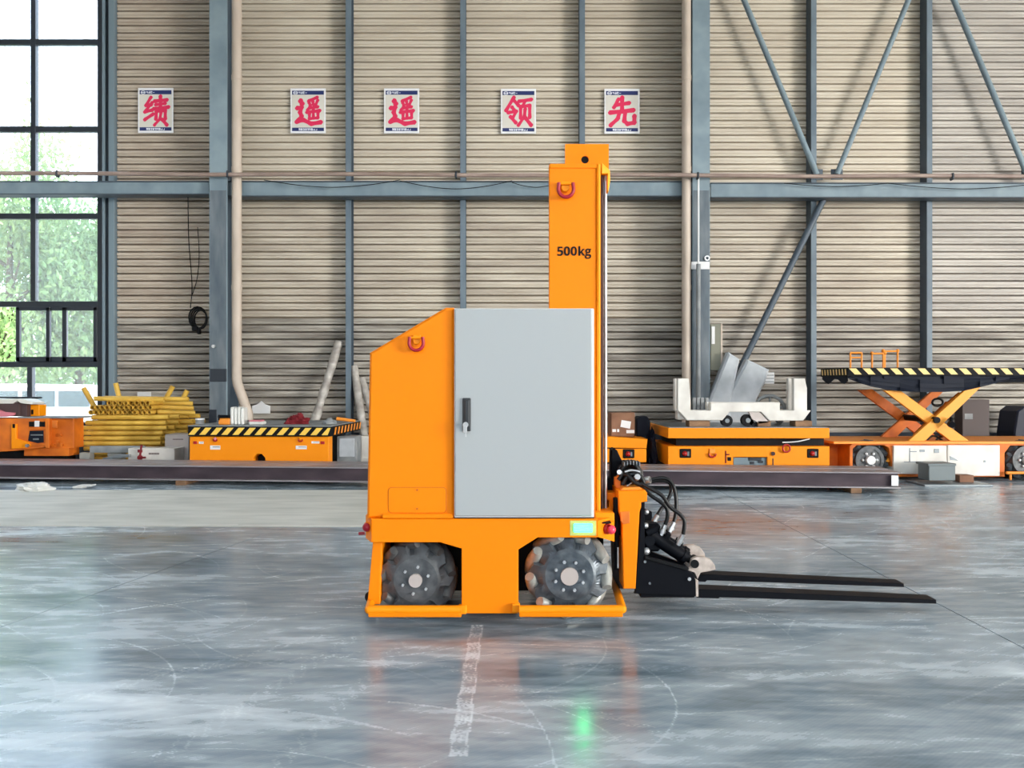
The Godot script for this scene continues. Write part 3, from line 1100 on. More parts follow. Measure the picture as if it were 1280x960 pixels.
	prism(st, PP([315, 517, 315, 507.5, 321, 505.5, 326, 501.5, 331, 505.5, 337, 507.5, 337, 517], 11.84), -11.84, -11.88, 0.003)
	solo("plaque", st, M.label_white, "small pale house-shaped plaque on the wall right of elbowed downpipe", "plaque")

func posters() -> void:
	var ji := [[9, 32, 6, 14, 32, 34, 30], [9, 36, 24, 10, 54, 38, 48], [9, 10, 80, 40, 62], [9, 46, 18, 92, 14], [8, 50, 30, 86, 26], [9, 42, 44, 98, 38], [9, 68, 2, 68, 42], [9, 53, 52, 51, 78], [9, 53, 52, 86, 49, 86, 78], [8, 70, 56, 66, 78, 46, 98], [9, 74, 80, 92, 98]]
	var yao := [[8, 84, 4, 52, 16], [8, 54, 22, 58, 30], [8, 68, 18, 70, 28], [8, 86, 14, 78, 30], [8, 58, 34, 48, 46], [8, 56, 40, 86, 36], [9, 46, 54, 93, 49], [8, 70, 38, 70, 74], [8, 55, 60, 55, 76, 87, 73, 87, 58], [12, 22, 16, 28, 26], [11, 10, 40, 26, 38, 20, 54, 26, 68, 12, 82], [11, 8, 86, 32, 80, 62, 93, 97, 88]]
	var ling := [[10, 32, 4, 4, 46], [9, 30, 10, 50, 30], [9, 26, 36, 34, 46], [9, 12, 54, 42, 50, 28, 72], [9, 20, 68, 40, 88], [9, 52, 16, 98, 10], [9, 74, 16, 66, 32], [9, 58, 34, 58, 72], [9, 58, 34, 92, 30, 92, 70], [9, 75, 42, 72, 68, 50, 96], [10, 76, 72, 97, 96]]
	var xian := [[10, 36, 10, 20, 36], [10, 28, 28, 76, 22], [11, 50, 4, 50, 50], [11, 6, 54, 92, 46], [11, 40, 54, 34, 74, 8, 96], [11, 62, 50, 58, 82, 70, 92, 96, 88, 96, 66]]
	poster(194.5, 138, ji, "leftmost poster with a red brush character in the first bay, near the window")
	poster(385, 138.5, yao, "poster with a red character just left of the slim post, second from left")
	poster(502, 138.5, yao, "middle poster, same red character again, just right of the slim post")
	poster(648, 139, ling, "fourth poster with a red character, upper left of mast top")
	poster(777.5, 139, xian, "rightmost poster with a red character, upper right of mast top")

# ---------------------------------------------------------------- the truck
func shackle(parent: Node3D, px: float, py: float, d: float, s: float, m: Material) -> void:
	# welded lug with a bow shackle hanging in it
	var st := S()
	var k := d / F
	var c := P(px, py, d)
	prism(st, PP([px - 5 * s, py - 6 * s, px + 5 * s, py - 6 * s, px + 5 * s, py + 3 * s, px + 2 * s, py + 6 * s, px - 3 * s, py + 6 * s, px - 5 * s, py + 3 * s], d - 0.012), -d + 0.014, -d - 0.004, 0.003)
	var lug := part("lug", st, M.amber, parent)
	st = S()
	cyl(st, c + Vector3(-8 * s * k, 2 * s * k, 0.022), c + Vector3(7 * s * k, 2 * s * k, 0.022), 1.6 * s * k, 8)
	part("pin", st, M.amber, lug)
	st = S()
	var pts := []
	for i in 13:
		var an := PI + PI * i / 12.0
		pts.append(c + Vector3(cos(an) * 9.0 * s * k, (-4.5 * s + sin(an) * 9.5 * s) * k, 0.024))
	pts.push_front(c + Vector3(-8.2 * s * k, 3 * s * k, 0.024))
	pts.append(c + Vector3(8.2 * s * k, 3 * s * k, 0.024))
	tube(st, PackedVector3Array(pts), 2.2 * s * k, 10)
	part("shackle", st, m, parent)

func wheel(parent: Node3D, c: Vector3, r: float, plate_m: Material, roll_m: Material, phase: float, bolts: int, hub_r: float) -> void:
	# mecanum wheel: lobed side plates, slanted barrel rollers, hub and bolts; axis along z, c is the middle of the outer plate
	var st := S()
	var n := 9
	var seg := n * 8
	var half := 0.075
	for side in 2:
		var zc := 0.0 if side == 0 else -half * 2.0
		var sgn := 1.0 if side == 0 else -1.0
		var ring := func(k: int, i: int) -> Vector3:
			var t := TAU * i / seg + phase
			var lobe := fposmod(float(i % 8) / 8.0 + 0.5, 1.0)
			var saw := 1.0 - absf(lobe - 0.55) * 1.8
			var rr: float = [0.0, r * 0.54, r * 0.6, r * (0.68 + 0.06 * saw), r * (0.82 + 0.16 * saw)][k]
			var zz: float = [0.012, 0.012, 0.006, 0.004 - 0.03 * lobe, -0.006 - 0.055 * lobe][k]
			return c + Vector3(cos(t) * rr, sin(t) * rr, zc + sgn * zz)
		for k in 4:
			for i in seg:
				var a: Vector3 = ring.call(k, i)
				var b: Vector3 = ring.call(k, i + 1)
				var e: Vector3 = ring.call(k + 1, i + 1)
				var f: Vector3 = ring.call(k + 1, i)
				if k > 0:
					tri(st, a, b, e, c + Vector3(0, 0, zc - c.z * 0.0 - sgn * 1.0))
				tri(st, a, e, f, c + Vector3(0, 0, zc - sgn * 1.0))
	cyl(st, c + Vector3(0, 0, -half * 2.0), c, r * 0.55, 24)
	var w := part("mecanum_wheel", st, plate_m, parent)
	for i in n:
		var t := TAU * (i + 0.5) / n + phase
		var rad := Vector3(cos(t), sin(t), 0)
		var tan := Vector3(-sin(t), cos(t), 0)
		var ax := (tan * 0.72 + Vector3(0, 0, -0.7)).normalized()
		st = S()
		var rm := r * 0.17
		var l := r * 0.44
		lathe(st, c + rad * (r - rm) + Vector3(0, 0, -half), ax, [[0.0, -l], [rm * 0.62, -l], [rm * 0.82, -l * 0.62], [rm * 0.97, -l * 0.25], [rm, 0.0], [rm * 0.97, l * 0.25], [rm * 0.82, l * 0.62], [rm * 0.62, l], [0.0, l]], 16)
		part("roller", st, roll_m, w)
	st = S()
	cyl(st, c, c + Vector3(0, 0, 0.03), hub_r, 20)
	part("hub", st, M.hub, w, "pale round hub")
	for i in bolts:
		var t := TAU * i / bolts + 0.35
		var b := c + Vector3(cos(t), sin(t), 0) * r * 0.33
		st = S()
		cyl(st, b + Vector3(0, 0, 0.01), b + Vector3(0, 0, 0.026), r * 0.038, 6)
		cyl(st, b + Vector3(0, 0, 0.026), b + Vector3(0, 0, 0.038), r * 0.02, 8)
		part("bolt", st, M.silver, w)

func truck() -> void:
	var t := thing("lift_truck", Vector3(-0.1, 0, -4.3), "orange omnidirectional mast lift truck with grey cabinet and two black forks on the open floor", "lift truck")
	var st := S()
	var zb := -4.72
	# side plate with the two wheel arches, and its twin on the far side
	var side := PP([464, 648.5, 747, 648.5, 747, 672, 672, 672, 648, 687, 648, 767, 577, 767, 577, 686, 550, 678, 470, 678, 464, 678], D0)
	prism(st, side, -D0, -D0 - 0.02, 0.003)
	var ch := part("chassis", st, M.orange, t)
	st = S()
	prism(st, side, zb + 0.02, zb, 0.0)
	part("far_side_plate", st, M.orange, ch)
	st = S()
	# deck ring: top plate, bevelled corner posts, cross members
	var y0 := P(0, 678, D0).y
	var y1 := P(0, 648.5, D0).y
	var xl := P(464, 0, D0).x
	var xr := P(747, 0, D0).x
	sbox(xl, y1 - 0.02, -D0 - 0.01, xr, y1 - 0.003, zb + 0.01, st)
	sbox(P(577, 0, D0).x + 0.004, 0.065, -D0 - 0.02, P(648, 0, D0).x - 0.004, y1 - 0.02, zb + 0.02, st)
	part("deck", st, M.orange, ch)
	st = S()
	# rear corner, angled
	var rx := -0.752
	quad(st, Vector3(xl, y1, -D0), Vector3(rx, y1, -3.95), Vector3(rx, y0, -3.95), Vector3(xl, y0, -D0), Vector3(0, 0.4, -4.3))
	quad(st, Vector3(rx, y1, -3.95), Vector3(rx, y1, zb), Vector3(rx, y0, zb), Vector3(rx, y0, -3.95), Vector3(0, 0.4, -4.3))
	quad(st, Vector3(xl, y1, -D0), Vector3(rx, y1, -3.95), Vector3(rx, y1, zb), Vector3(xl, y1, zb), Vector3(0, 0.3, -4.3))
	quad(st, Vector3(xl, y0, -D0), Vector3(rx, y0, -3.95), Vector3(rx, y0, zb), Vector3(xl, y0, zb), Vector3(0, 0.6, -4.3))
	part("rear_corner", st, M.orange, ch)
	st = S()
	# front corner, angled towards the gate
	var fx := 0.528
	var ya := P(0, 651, D0).y
	var yb := P(0, 671, D0).y
	var yc := P(768, 677, 3.96).y
	for q in [[Vector3(xr, ya, -D0), Vector3(fx, ya, -3.96), Vector3(fx, yc, -3.96), Vector3(xr, yb, -D0)], [Vector3(fx, ya, -3.96), Vector3(fx, ya, zb), Vector3(fx, yc, zb), Vector3(fx, yc, -3.96)], [Vector3(xr, ya, -D0), Vector3(fx, ya, -3.96), Vector3(fx, ya, zb), Vector3(xr, ya, zb)], [Vector3(xr, yb, -D0), Vector3(fx, yc, -3.96), Vector3(fx, yc, zb), Vector3(xr, yb, zb)]]:
		quad(st, q[0], q[1], q[2], q[3], Vector3(0.2, (ya + yb) / 2, -4.3))
	part("front_corner", st, M.orange, ch)
	st = S()
	# raised shelf over the front corner
	pbox(st, 743.5, 641, 768, 652, 3.93, 0.6, 0.004)
	part("front_shelf", st, M.amber, ch)
	# end plate left of the left wheel and black sheet that keeps the wheel wells dark
	st = S()
	prism(st, PackedVector2Array([Vector2(-0.705, y0 + 0.01), Vector2(-0.66, y0 + 0.01), Vector2(-0.672, 0.09), Vector2(-0.735, 0.09)]), -3.9, zb, 0.003)
	part("end_plate", st, M.orange, ch)
	st = S()
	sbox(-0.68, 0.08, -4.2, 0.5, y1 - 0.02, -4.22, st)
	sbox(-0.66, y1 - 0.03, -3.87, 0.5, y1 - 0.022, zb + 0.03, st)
	part("dark_sheet", st, M.black, ch)
	# bumper rails: a pipe with a flat lip round each wheel
	for rail in [[[P(478, 744, 4.16), P(464, 752, 3.93), P(461, 762, 3.81), P(577, 762, 3.81)], "left"], [[P(649, 762, 3.81), P(778, 761.5, 3.81), Vector3(0.575, 0.09, -4.3), Vector3(0.575, 0.09, -4.6)], "right"]]:
		st = S()
		var r: Array = rail[0]
		for k in r.size() - 1:
			cyl(st, r[k], r[k + 1], 0.021, 14)
		for k in range(1, r.size() - 1):
			ball(st, r[k], Vector3.ONE * 0.021, 12)
		var rl := part("bumper_rail", st, M.amber, t)
		st = S()
		var a: Vector3 = r[2] if rail[1] == "left" else r[0]
		var b: Vector3 = r[3] if rail[1] == "left" else r[1]
		box(st, (a + b) / 2 + Vector3(0, -0.022, 0.002), Vector3(b.x - a.x, 0.022, 0.036), 0.004)
		part("lip", st, M.orange, rl)
	for q in [[573.0, 757.0, 583.0, 768.0], [640.0, 755.0, 650.0, 766.0]]:
		st = S()
		pbox(st, q[0], q[1], q[2], q[3], 3.82, 0.03, 0.004)
		part("rail_socket", st, M.amber, t)
	st = S()
	cyl(st, P(463, 746, 4.1), P(463, 746, 4.3), 0.03, 14)
	part("bump_stop", st, M.rubber, t)
	# wheels: two near, two on the far side
	wheel(t, Vector3(P(520, 723, 3.92).x, 0.212, -3.92), 0.208, M.dark_metal, M.roller, 0.15, 6, 0.034)
	wheel(t, Vector3(P(711.5, 719, 3.93).x, 0.231, -3.93), 0.229, M.mid_metal, M.lit_roller, 0.4, 8, 0.045)
	wheel(t, Vector3(P(520, 723, 3.92).x, 0.212, -4.5), 0.208, M.dark_metal, M.roller, 0.3, 6, 0.034)
	wheel(t, Vector3(P(711.5, 719, 3.93).x, 0.231, -4.5), 0.229, M.mid_metal, M.lit_roller, 0.6, 8, 0.045)
	# rear cover, sloping top
	st = S()
	prism(st, PP([462, 441, 549, 389, 557, 384.5, 567.5, 384.5, 567.5, 648, 458.5, 648], 3.85), -3.85, -4.66, 0.012)
	var rc := part("rear_cover", st, M.orange, t)
	st = S()
	var hatch := PackedVector2Array()
	for c in [[490.0, 614.0, 2], [553.0, 614.0, 3], [553.0, 636.5, 0], [490.0, 636.5, 1]]:
		for i in 5:
			var an: float = PI / 2 * (c[2] + i / 4.0)
			var p := P(c[0] + 4.5 * cos(an), c[1] + 4.5 * sin(an), 3.845)
			hatch.append(Vector2(p.x, p.y))
	prism(st, hatch, -3.8462, -3.856, 0.0012)
	var hp := part("hatch", st, M.orange, rc, "rounded service hatch")
	st = S()
	for i in hatch.size():
		var a := hatch[i]
		var b := hatch[(i + 1) % hatch.size()]
		cyl(st, Vector3(a.x, a.y, -3.8492), Vector3(b.x, b.y, -3.8492), 0.0022, 6)
	part("hatch_seam", st, M.hatch_line, rc)
	st = S()
	for y in [612.5, 636.0]:
		var p := P(521.5, y, 3.845)
		cyl(st, p, p + Vector3(0, 0, 0.004), 0.005, 8)
	part("hatch_screw", st, M.hatch_line, rc)
	st = S()
	pbox(st, 478, 642.5, 566, 648, 3.835, 0.03, 0.003)
	part("foot_flange", st, M.orange, rc)
	shackle(t, 521, 424.5, 3.845, 0.98, M.crimson)
	# cabinet
	st = S()
	pbox(st, 567.8, 385.5, 742.5, 647, 3.845, 0.75, 0.004)
	var cab := part("cabinet", st, M.highlight_grey, t)  # case paler than the door; puts the edge highlight into the colour
	st = S()
	pbox(st, 567.8, 647, 742.5, 648.6, 3.85, 0.7, 0.0)
	part("base_gap", st, M.black, cab)
	st = S()
	pbox(st, 568.6, 386.2, 739.6, 645.2, 3.826, 0.018, 0.004)
	var door := part("door", st, M.grey_paint, cab, "plain grey door")
	st = S()
	pbox(st, 578, 497.5, 588.5, 539, 3.816, 0.014, 0.004)
	pbox(st, 580.5, 500, 586.5, 534, 3.808, 0.01, 0.004)
	var hd := part("handle", st, M.handle, door, "dark lever handle")
	st = S()
	var kp := P(582, 531, 3.806)
	cyl(st, kp, kp + Vector3(0, 0, 0.012), 0.014, 12)
	box(st, kp + Vector3(-0.002, -0.022, 0.014), Vector3(0.02, 0.034, 0.004), 0.001)
	box(st, kp + Vector3(0.002, -0.044, 0.014), Vector3(0.006, 0.03, 0.003), 0.0005)
	part("key", st, M.silver, hd, "small silver key in the lock")
	# mast
	st = S()
	prism(st, PP([686.5, 205.5, 745.5, 205.5, 745.5, 640, 686.5, 640], 4.0), -4.0, -4.05, 0.004)
	var mast := part("mast", st, M.orange, t, "tall orange mast channel")
	st = S()
	pbox(st, 687.5, 204.5, 746, 210, 3.994, 0.01, 0.002)
	part("cap_strip", st, M.orange, mast)
	st = S()
	pbox(st, 699, 207, 746, 640, 4.05, 0.42, 0.004)
	part("inner_box", st, M.orange, mast)
	# rounded front flange; paler amber paints the daylight falling on it
	st = S()
	var f0 := P(748.2, 648, 4.0)
	var f1 := P(748.2, 206, 4.0)
	cyl(st, f0, f1, 0.0105, 14)
	sbox(f0.x - 0.012, f0.y, -4.01, f0.x + 0.011, f1.y, -4.5, st)
	part("front_flange", st, M.amber, mast)
	st = S()
	pbox(st, 751.5, 212, 754.5, 648, 4.06, 0.4, 0.0)
	part("dark_gap_strip", st, M.brown, mast)  # brown strip painted in for the dark gap beside the rod
	st = S()
	cyl(st, P(757, 648, 4.08), P(757, 226, 4.08), 0.0085, 10)
	part("lift_rod", st, M.silver, mast, "slim chromed lift rod")
	st = S()
	prism(st, PP([752, 203, 762.5, 213, 762.8, 226, 760.5, 240, 759, 238, 759.5, 217, 752, 217], 4.03), -4.03, -4.12, 0.003)
	part("rod_bracket", st, M.bright_yellow, mast)
	st = S()
	cyl(st, P(757, 226, 4.08), P(757, 217, 4.08), 0.013, 10)
	part("rod_nut", st, M.hub, mast)
	# head plate with a blind hole
	st = S()
	var hole := PackedVector2Array()
	var hc := P(731.3, 199.5, 4.08)
	var outer := PP([706.5, 180, 761, 180, 761, 215, 706.5, 215], 4.08)
	var top_i := Vector2(hc.x, outer[0].y)
	hole.append(outer[3]); hole.append(outer[0]); hole.append(top_i)
	for i in 25:
		var an := PI / 2 + TAU * i / 24.0
		hole.append(Vector2(hc.x + cos(an) * 0.0205 + (0.0004 if i == 24 else 0.0), hc.y + sin(an) * 0.0205))
	hole.append(top_i + Vector2(0.0004, 0)); hole.append(outer[1]); hole.append(outer[2])
	prism(st, hole, -4.08, -4.1, 0.0)
	var head := part("head_plate", st, M.orange, mast, "head plate with a round hole")
	st = S()
	pbox(st, 715, 180.3, 760.5, 215, 4.104, 0.3, 0.003)
	part("head_block", st, M.orange, head)
	st = S()
	cyl(st, hc + Vector3(0, 0, -0.022), hc + Vector3(0, 0, -0.012), 0.022, 20)
	part("hole_shade", st, M.black, head)  # black disc paints the darkness inside the hole
	shackle(t, 707, 233, 3.995, 1.05, M.crimson)
	# lettering on the mast
	var tm := TextMesh.new()
	var font := SystemFont.new()
	font.font_names = PackedStringArray(["Droid Sans"])
	font.font_weight = 700
	var bold := FontVariation.new()
	bold.base_font = font
	bold.variation_embolden = 0.0
	tm.font = bold
	tm.text = "500kg"
	tm.font_size = 64
	tm.pixel_size = 0.00102
	tm.depth = 0.002
	var tx := MeshInstance3D.new()
	tx.name = "lettering"
	tx.mesh = tm
	tx.material_override = M.black
	tx.position = P(717.8, 314.2, 3.998) - org
	tx.set_meta("label", "black lettering 500kg")
	mast.add_child(tx)
	# lamps
	st = S()
	pbox(st, 712, 650.5, 745.5, 670, 3.838, 0.01, 0.003)
	var lf := part("lamp_frame", st, M.lens_frame, t)
	st = S()
	pbox(st, 717, 654.5, 741, 666, 3.83, 0.02, 0.005)
	var gl := part("signal_lamp", st, M.green_lens, lf, "lit green signal lamp")
	st = S()
	for y in [657.5, 660.2, 663.0]:
		cyl(st, P(717.5, y, 3.829), P(740.5, y, 3.829), 0.002, 6)
	part("lens_rib", st, M.lens_frame, gl)
	var n := Vector3(0.7, 0, 0.7).normalized()
	var bp := P(758, 661, 3.9)
	st = S()
	lathe(st, bp, n, [[0.0, 0.0], [0.027, 0.0], [0.027, 0.012], [0.022, 0.016], [0.0, 0.016]], 18)
	lathe(st, bp, n, [[0.022, 0.016], [0.022, 0.03]], 18)
	part("button_collar", st, M.red, t)
	st = S()
	ball(st, bp + n * 0.03, Vector3.ONE * 0.024, 14, true, n)
	part("emergency_button", st, M.pink_lens, t, "pinkish dome button")  # red dome; pink paints the bright light on it
	n = Vector3(-0.5, 0, 0.86).normalized()
	bp = P(461, 658.5, 3.89)
	st = S()
	lathe(st, bp + n * -0.01, n, [[0.0, 0.0], [0.027, 0.0], [0.027, 0.022], [0.02, 0.026]], 18)
	part("button_collar", st, M.orange, t)
	st = S()
	ball(st, bp + n * 0.014, Vector3.ONE * 0.023, 14, true, n)
	part("emergency_button", st, M.crimson, t, "crimson dome button")
	st = S()
	cyl(st, P(456, 666.5, 3.98), P(448.5, 667, 3.98), 0.008, 10)
	part("side_knob", st, M.crimson, t)
	front_end(t)

func ppoly(called: String, list: Array, d: float, depth: float, m: Material, parent: Node3D, ch := 0.003, label := "") -> MeshInstance3D:
	var st := S()
	prism(st, PP(list, d), -d, -d - depth, ch)
	return part(called, st, m, parent, label)

func front_end(t: Node3D) -> void:
	var st: SurfaceTool
	# carriage behind and beside the wheel
	ppoly("carriage_block", [757, 616, 772, 616, 772, 650, 761, 650, 761, 626, 757, 624], 4.1, 0.4, M.orange, t)
	ppoly("inner_mast_rail", [768, 618, 779, 618, 779, 736, 774, 736, 772, 690, 768, 676], 4.12, 0.3, M.brown, t)  # brown stands for orange in shade
	st = S()
	cyl(st, P(771, 712, 4.02), P(771, 640, 4.02), 0.013, 10)
	cyl(st, P(771, 668, 4.02), P(771, 622, 4.02), 0.02, 12)
	part("tilt_damper", st, M.black_paint, t)
	st = S()
	cyl(st, P(772.5, 710, 4.01), P(772.5, 684, 4.01), 0.006, 8)
	part("damper_rod", st, M.silver, t)
	var cp := ppoly("carriage_post", [773, 614, 806, 612.5, 809, 616, 809, 627, 801.5, 628, 801.5, 634, 799.5, 640, 794.5, 736, 779.5, 736, 777.5, 652, 774, 640], 3.96, 0.36, M.orange, t, 0.004, "orange tapered carriage post")
	ppoly("post_bracket", [775, 640, 787, 639, 787, 654, 779, 656, 776, 652], 3.955, 0.02, M.rust_shade_orange, cp)
	# black fork carriage
	var fc := ppoly("fork_carriage", [794, 741, 801.5, 636, 806, 636, 805.5, 698, 856, 711, 866, 717, 870.5, 727, 870.5, 745.5, 793, 742], 3.97, 0.03, M.black_paint, t, 0.003, "black fork carriage plate")
	ppoly("fork_carriage", [797, 739, 806, 636, 815, 640, 815, 690, 858, 706, 868, 716, 872, 742], 4.34, 0.03, M.black_paint, t, 0.002)
	st = S()
	sbox(P(800, 0, 4.0).x, 0.12, -4.0, P(806, 0, 4.0).x, 0.62, -4.36, st, 0.004)
	sbox(P(800, 0, 4.0).x, 0.1, -3.99, P(868, 0, 4.0).x, 0.13, -4.36, st, 0.004)
	part("carriage_back", st, M.black_paint, fc)
	ppoly("edge_plate", [869.5, 724, 873, 726, 873, 746, 870, 746], 3.969, 0.03, M.bare_steel, fc, 0.001)
	ppoly("guard_plate", [806, 695, 860, 709, 862, 712, 858, 713.5, 806, 699], 3.962, 0.02, M.black, fc)
	for b in [[861.5, 723.5, 0.009], [812, 729, 0.006], [806, 702, 0.007]]:
		st = S()
		var p := P(b[0], b[1], 3.966)
		cyl(st, p, p + Vector3(0, 0, 0.008), b[2], 8)
		part("bolt", st, M.silver if b[0] > 850 else M.zinc, fc)
	# hydraulic body and tilt cylinders
	st = S()
	pbox(st, 806, 655, 826, 690, 4.05, 0.12, 0.012)
	cyl(st, P(808, 666, 4.0), P(820, 661, 4.0), 0.02, 12)
	cyl(st, P(812, 676, 3.99), P(812, 676, 4.1), 0.028, 14)
	part("valve_body", st, M.black_paint, t)
	for k in 2:
		var d := 4.06 + 0.16 * k
		var ox := 4.0 * k - 4.0 * k
		st = S()
		cyl(st, P(813 + ox, 668 - 4 * k, d), P(855 + ox, 696 - 4 * k, d), 0.036, 16)
		cyl(st, P(852 + ox, 694 - 4 * k, d), P(857 + ox, 697.5 - 4 * k, d), 0.041, 16)
		cyl(st, P(831 + ox, 675 - 4 * k, d), P(835 + ox, 666 - 4 * k, d), 0.02, 10)
		cyl(st, P(846 + ox, 686 - 4 * k, d), P(850 + ox, 677 - 4 * k, d), 0.02, 10)
		var cy := part("tilt_cylinder", st, M.black_paint, t)
		st = S()
		cyl(st, P(856, 697 - 4 * k, d), P(869, 704.5 - 4 * k, d), 0.015, 12)
		part("rod", st, M.black, cy)
		st = S()
		lathe(st, P(869, 705 - 4 * k, d - 0.02), Vector3(0, 0, -1), [[0.0, 0.0], [0.026, 0.0], [0.026, 0.04], [0.0, 0.04]], 16)
		part("rod_eye", st, M.black, cy)
	for k in 2:
		var d := 4.0 + 0.3 * k
		var ear := [859, 713, 863, 707, 865, 699, 872, 696, 881, 696.5, 889, 700, 894, 707, 894.5, 712, 888, 714, 876, 716, 872, 724, 868, 716]
		var l := []
		for i in ear.size():
			l.append(ear[i] + (-13.0 if k == 1 and i % 2 == 0 else -15.0 if k == 1 else 0.0))
		ppoly("fork_ear", l, d, 0.03, M.bare_steel, t, 0.003, "pale bare steel ear of a fork")
	st = S()
	cyl(st, P(868.5, 705, 3.985), P(868.5, 705, 4.3), 0.022, 16)
	part("pivot_pin", st, M.black, t)
	# pale bolts along the carriage
	st = S()
	for p in [[808, 640, 0.014], [807, 657, 0.016], [808, 689, 0.02], [804.5, 697, 0.012]]:
		ball(st, P(p[0], p[1], 3.99), Vector3.ONE * p[2], 10)
	part("grease_nipple", st, M.silver, t)
	# hoses with silver ends
	var hoses := [
		[[803, 604, 4.12], [818, 598.5, 4.12], [832, 598, 4.12], [841, 606, 4.12], [845, 622, 4.11], [845, 640, 4.1], [842.5, 653, 4.09], [836.5, 665, 4.08]],
		[[803, 606, 4.2], [820, 601, 4.2], [836, 603, 4.2], [839, 614, 4.2], [833, 628, 4.19], [826, 637, 4.18], [821.5, 645, 4.16], [815, 657, 4.12]],
		[[802, 607, 4.07], [812, 618, 4.06], [825, 627, 4.05], [833, 635, 4.05], [834.5, 645, 4.05], [831.5, 656, 4.05], [826, 669, 4.05]],
		[[801, 604, 4.02], [814, 611, 4.01], [828, 620, 4.0], [838, 634, 4.0], [850, 643, 4.0], [855.5, 652, 4.0], [854, 668, 4.0], [847.5, 681, 4.01]]]
	for hz in hoses:
		var pts := []
		for q in hz:
			pts.append(P(q[0], q[1], q[2]))
		var last: Vector3 = pts.pop_back()
		st = S()
		tube(st, spline(pts, 7), 0.0105, 10)
		var ho := part("hose", st, M.hose, t)
		st = S()
		cyl(st, pts[pts.size() - 1], last, 0.013, 10)
		cyl(st, pts[pts.size() - 1].lerp(last, 0.5), pts[pts.size() - 1].lerp(last, 0.75), 0.019, 6)
		part("fitting", st, M.silver, ho, "silver hose end")
	# hose reel and drag chain on top of the carriage
	ppoly("drag_chain", [764.5, 563, 768, 560.5, 771.5, 563, 778, 577, 772, 590, 768.5, 614, 757, 614, 757, 598, 764, 598], 4.2, 0.1, M.black_paint, t, 0.004)
	st = S()
	var rc := P(787, 598, 4.16)
	cyl(st, rc + Vector3(0, 0, -0.1), rc, 0.05, 20)
	pbox(st, 776, 603, 800, 613, 4.1, 0.16, 0.01)
	pbox(st, 782, 589, 798, 604, 4.12, 0.12, 0.012)
	var reel := part("manifold", st, M.black_paint, t)
	for hz in [[[772, 590, 4.1], [776, 583, 4.1], [783, 580.5, 4.1], [792, 581, 4.1], [799, 586, 4.1], [802, 594, 4.1], [801, 603, 4.1]], [[778, 606, 4.04], [784, 596, 4.04], [793, 592.5, 4.04], [801, 596, 4.04], [805, 604, 4.04]], [[773, 600, 4.05], [779, 593, 4.05], [786, 595, 4.03], [793, 603, 4.02], [801, 606, 4.02]]]:
		var pts := []
		for q in hz:
			pts.append(P(q[0], q[1], q[2]))
		st = S()
		tube(st, spline(pts, 4), 0.0105, 8)
		part("hose", st, M.hose, reel)
	for k in 4:
		st = S()
		var pts := []
		for i in 9:
			var an := 0.15 + PI * 0.85 * i / 8.0
			pts.append(P(787.5 + cos(an) * (11.5 + (k % 2) * 1.5), 601 - sin(an) * (13 + k * 3.0), 4.2 - k * 0.04))
		tube(st, spline(pts, 3), 0.011, 8)
		part("hose", st, M.hose, reel)
	st = S()
	for i in 6:
		var p := P(779 + i * 3.8, 579 - 1.6 * sin(PI * i / 5.0), 4.08)
		box(st, p, Vector3(0.006, 0.022, 0.09), 0.002)
	part("chain_link", st, M.zinc, reel)
	st = S()
	pbox(st, 779, 577.5, 799, 583, 4.1, 0.12, 0.006)
	part("chain_tray", st, M.black, reel)
	st = S()
	tube(st, spline([P(781, 590, 4.05), P(788, 588, 4.05), P(795, 588.5, 4.05), P(800, 590, 4.05)]), 0.007, 8)
	cyl(st, P(776, 591, 4.06), P(774, 590, 4.0), 0.012, 10)
	cyl(st, P(795, 598, 4.06), P(797, 596, 4.02), 0.016, 8)
	cyl(st, P(783, 608, 4.06), P(795, 600, 4.05), 0.004, 6)
	lathe(st, P(806, 601, 4.08), Vector3(0.8, 0.2, 0.4), [[0.012, 0.0], [0.02, 0.0], [0.02, 0.03], [0.012, 0.03]], 12)
	part("fitting", st, M.silver, reel)
	ppoly("sensor_bracket", [768, 597, 774, 594, 776, 602, 776, 612, 772, 613, 768, 606], 4.08, 0.03, M.rust_shade_orange, t)
	ppoly("post_cap", [776, 613, 779, 610, 800, 609, 804, 613], 3.99, 0.2, M.pale_orange, t)
	# forks
	for k in 2:
		var d := 4.02 if k == 0 else 4.345
		var l := [871, 736.5, 900, 737.5, 1170.5, 749.8, 1171, 754.8, 900, 746.8, 898, 748.2, 871, 747.4] if k == 0 else [871, 718.5, 884, 718, 1130, 729.6, 1130.5, 734, 884, 725.5, 882, 727.5, 871, 727]
		st = S()
		prism(st, PP(l, d), -d, -d - 0.1, 0.003)
		part("fork", st, M.black_paint, t, "long black fork, %s" % ["nearer", "farther"][k])

# ---------------------------------------------------------------- things along the wall
func stripes(px0: float, px1: float, y0: float, y1: float, d: float, step: float, lean: float, parent: Node3D, w := 0.52) -> void:
	var x := px0
	while x < px1 - step * 0.4:
		var st := S()
		var a := clampf(x + lean, px0, px1)
		var b := clampf(x + lean + step * w, px0, px1)
		prism(st, PP([a, y0, b, y0, clampf(x + step * w, px0, px1), y1, clampf(x, px0, px1), y1], d), -d + 0.003, -d - 0.001, 0.0)
		part("hazard_stripe", st, M.yellow, parent)
		x += step

func ring_part(called: String, c: Vector3, r: float, th: float, m: Material, parent: Node3D, a0 := 0.0, a1 := TAU) -> void:
	var st := S()
	var pts := PackedVector3Array()
	for i in 15:
		var an := lerpf(a0, a1, i / 14.0)
		pts.append(c + Vector3(cos(an) * r, sin(an) * r, 0))
	tube(st, pts, th, 8)
	part(called, st, m, parent)

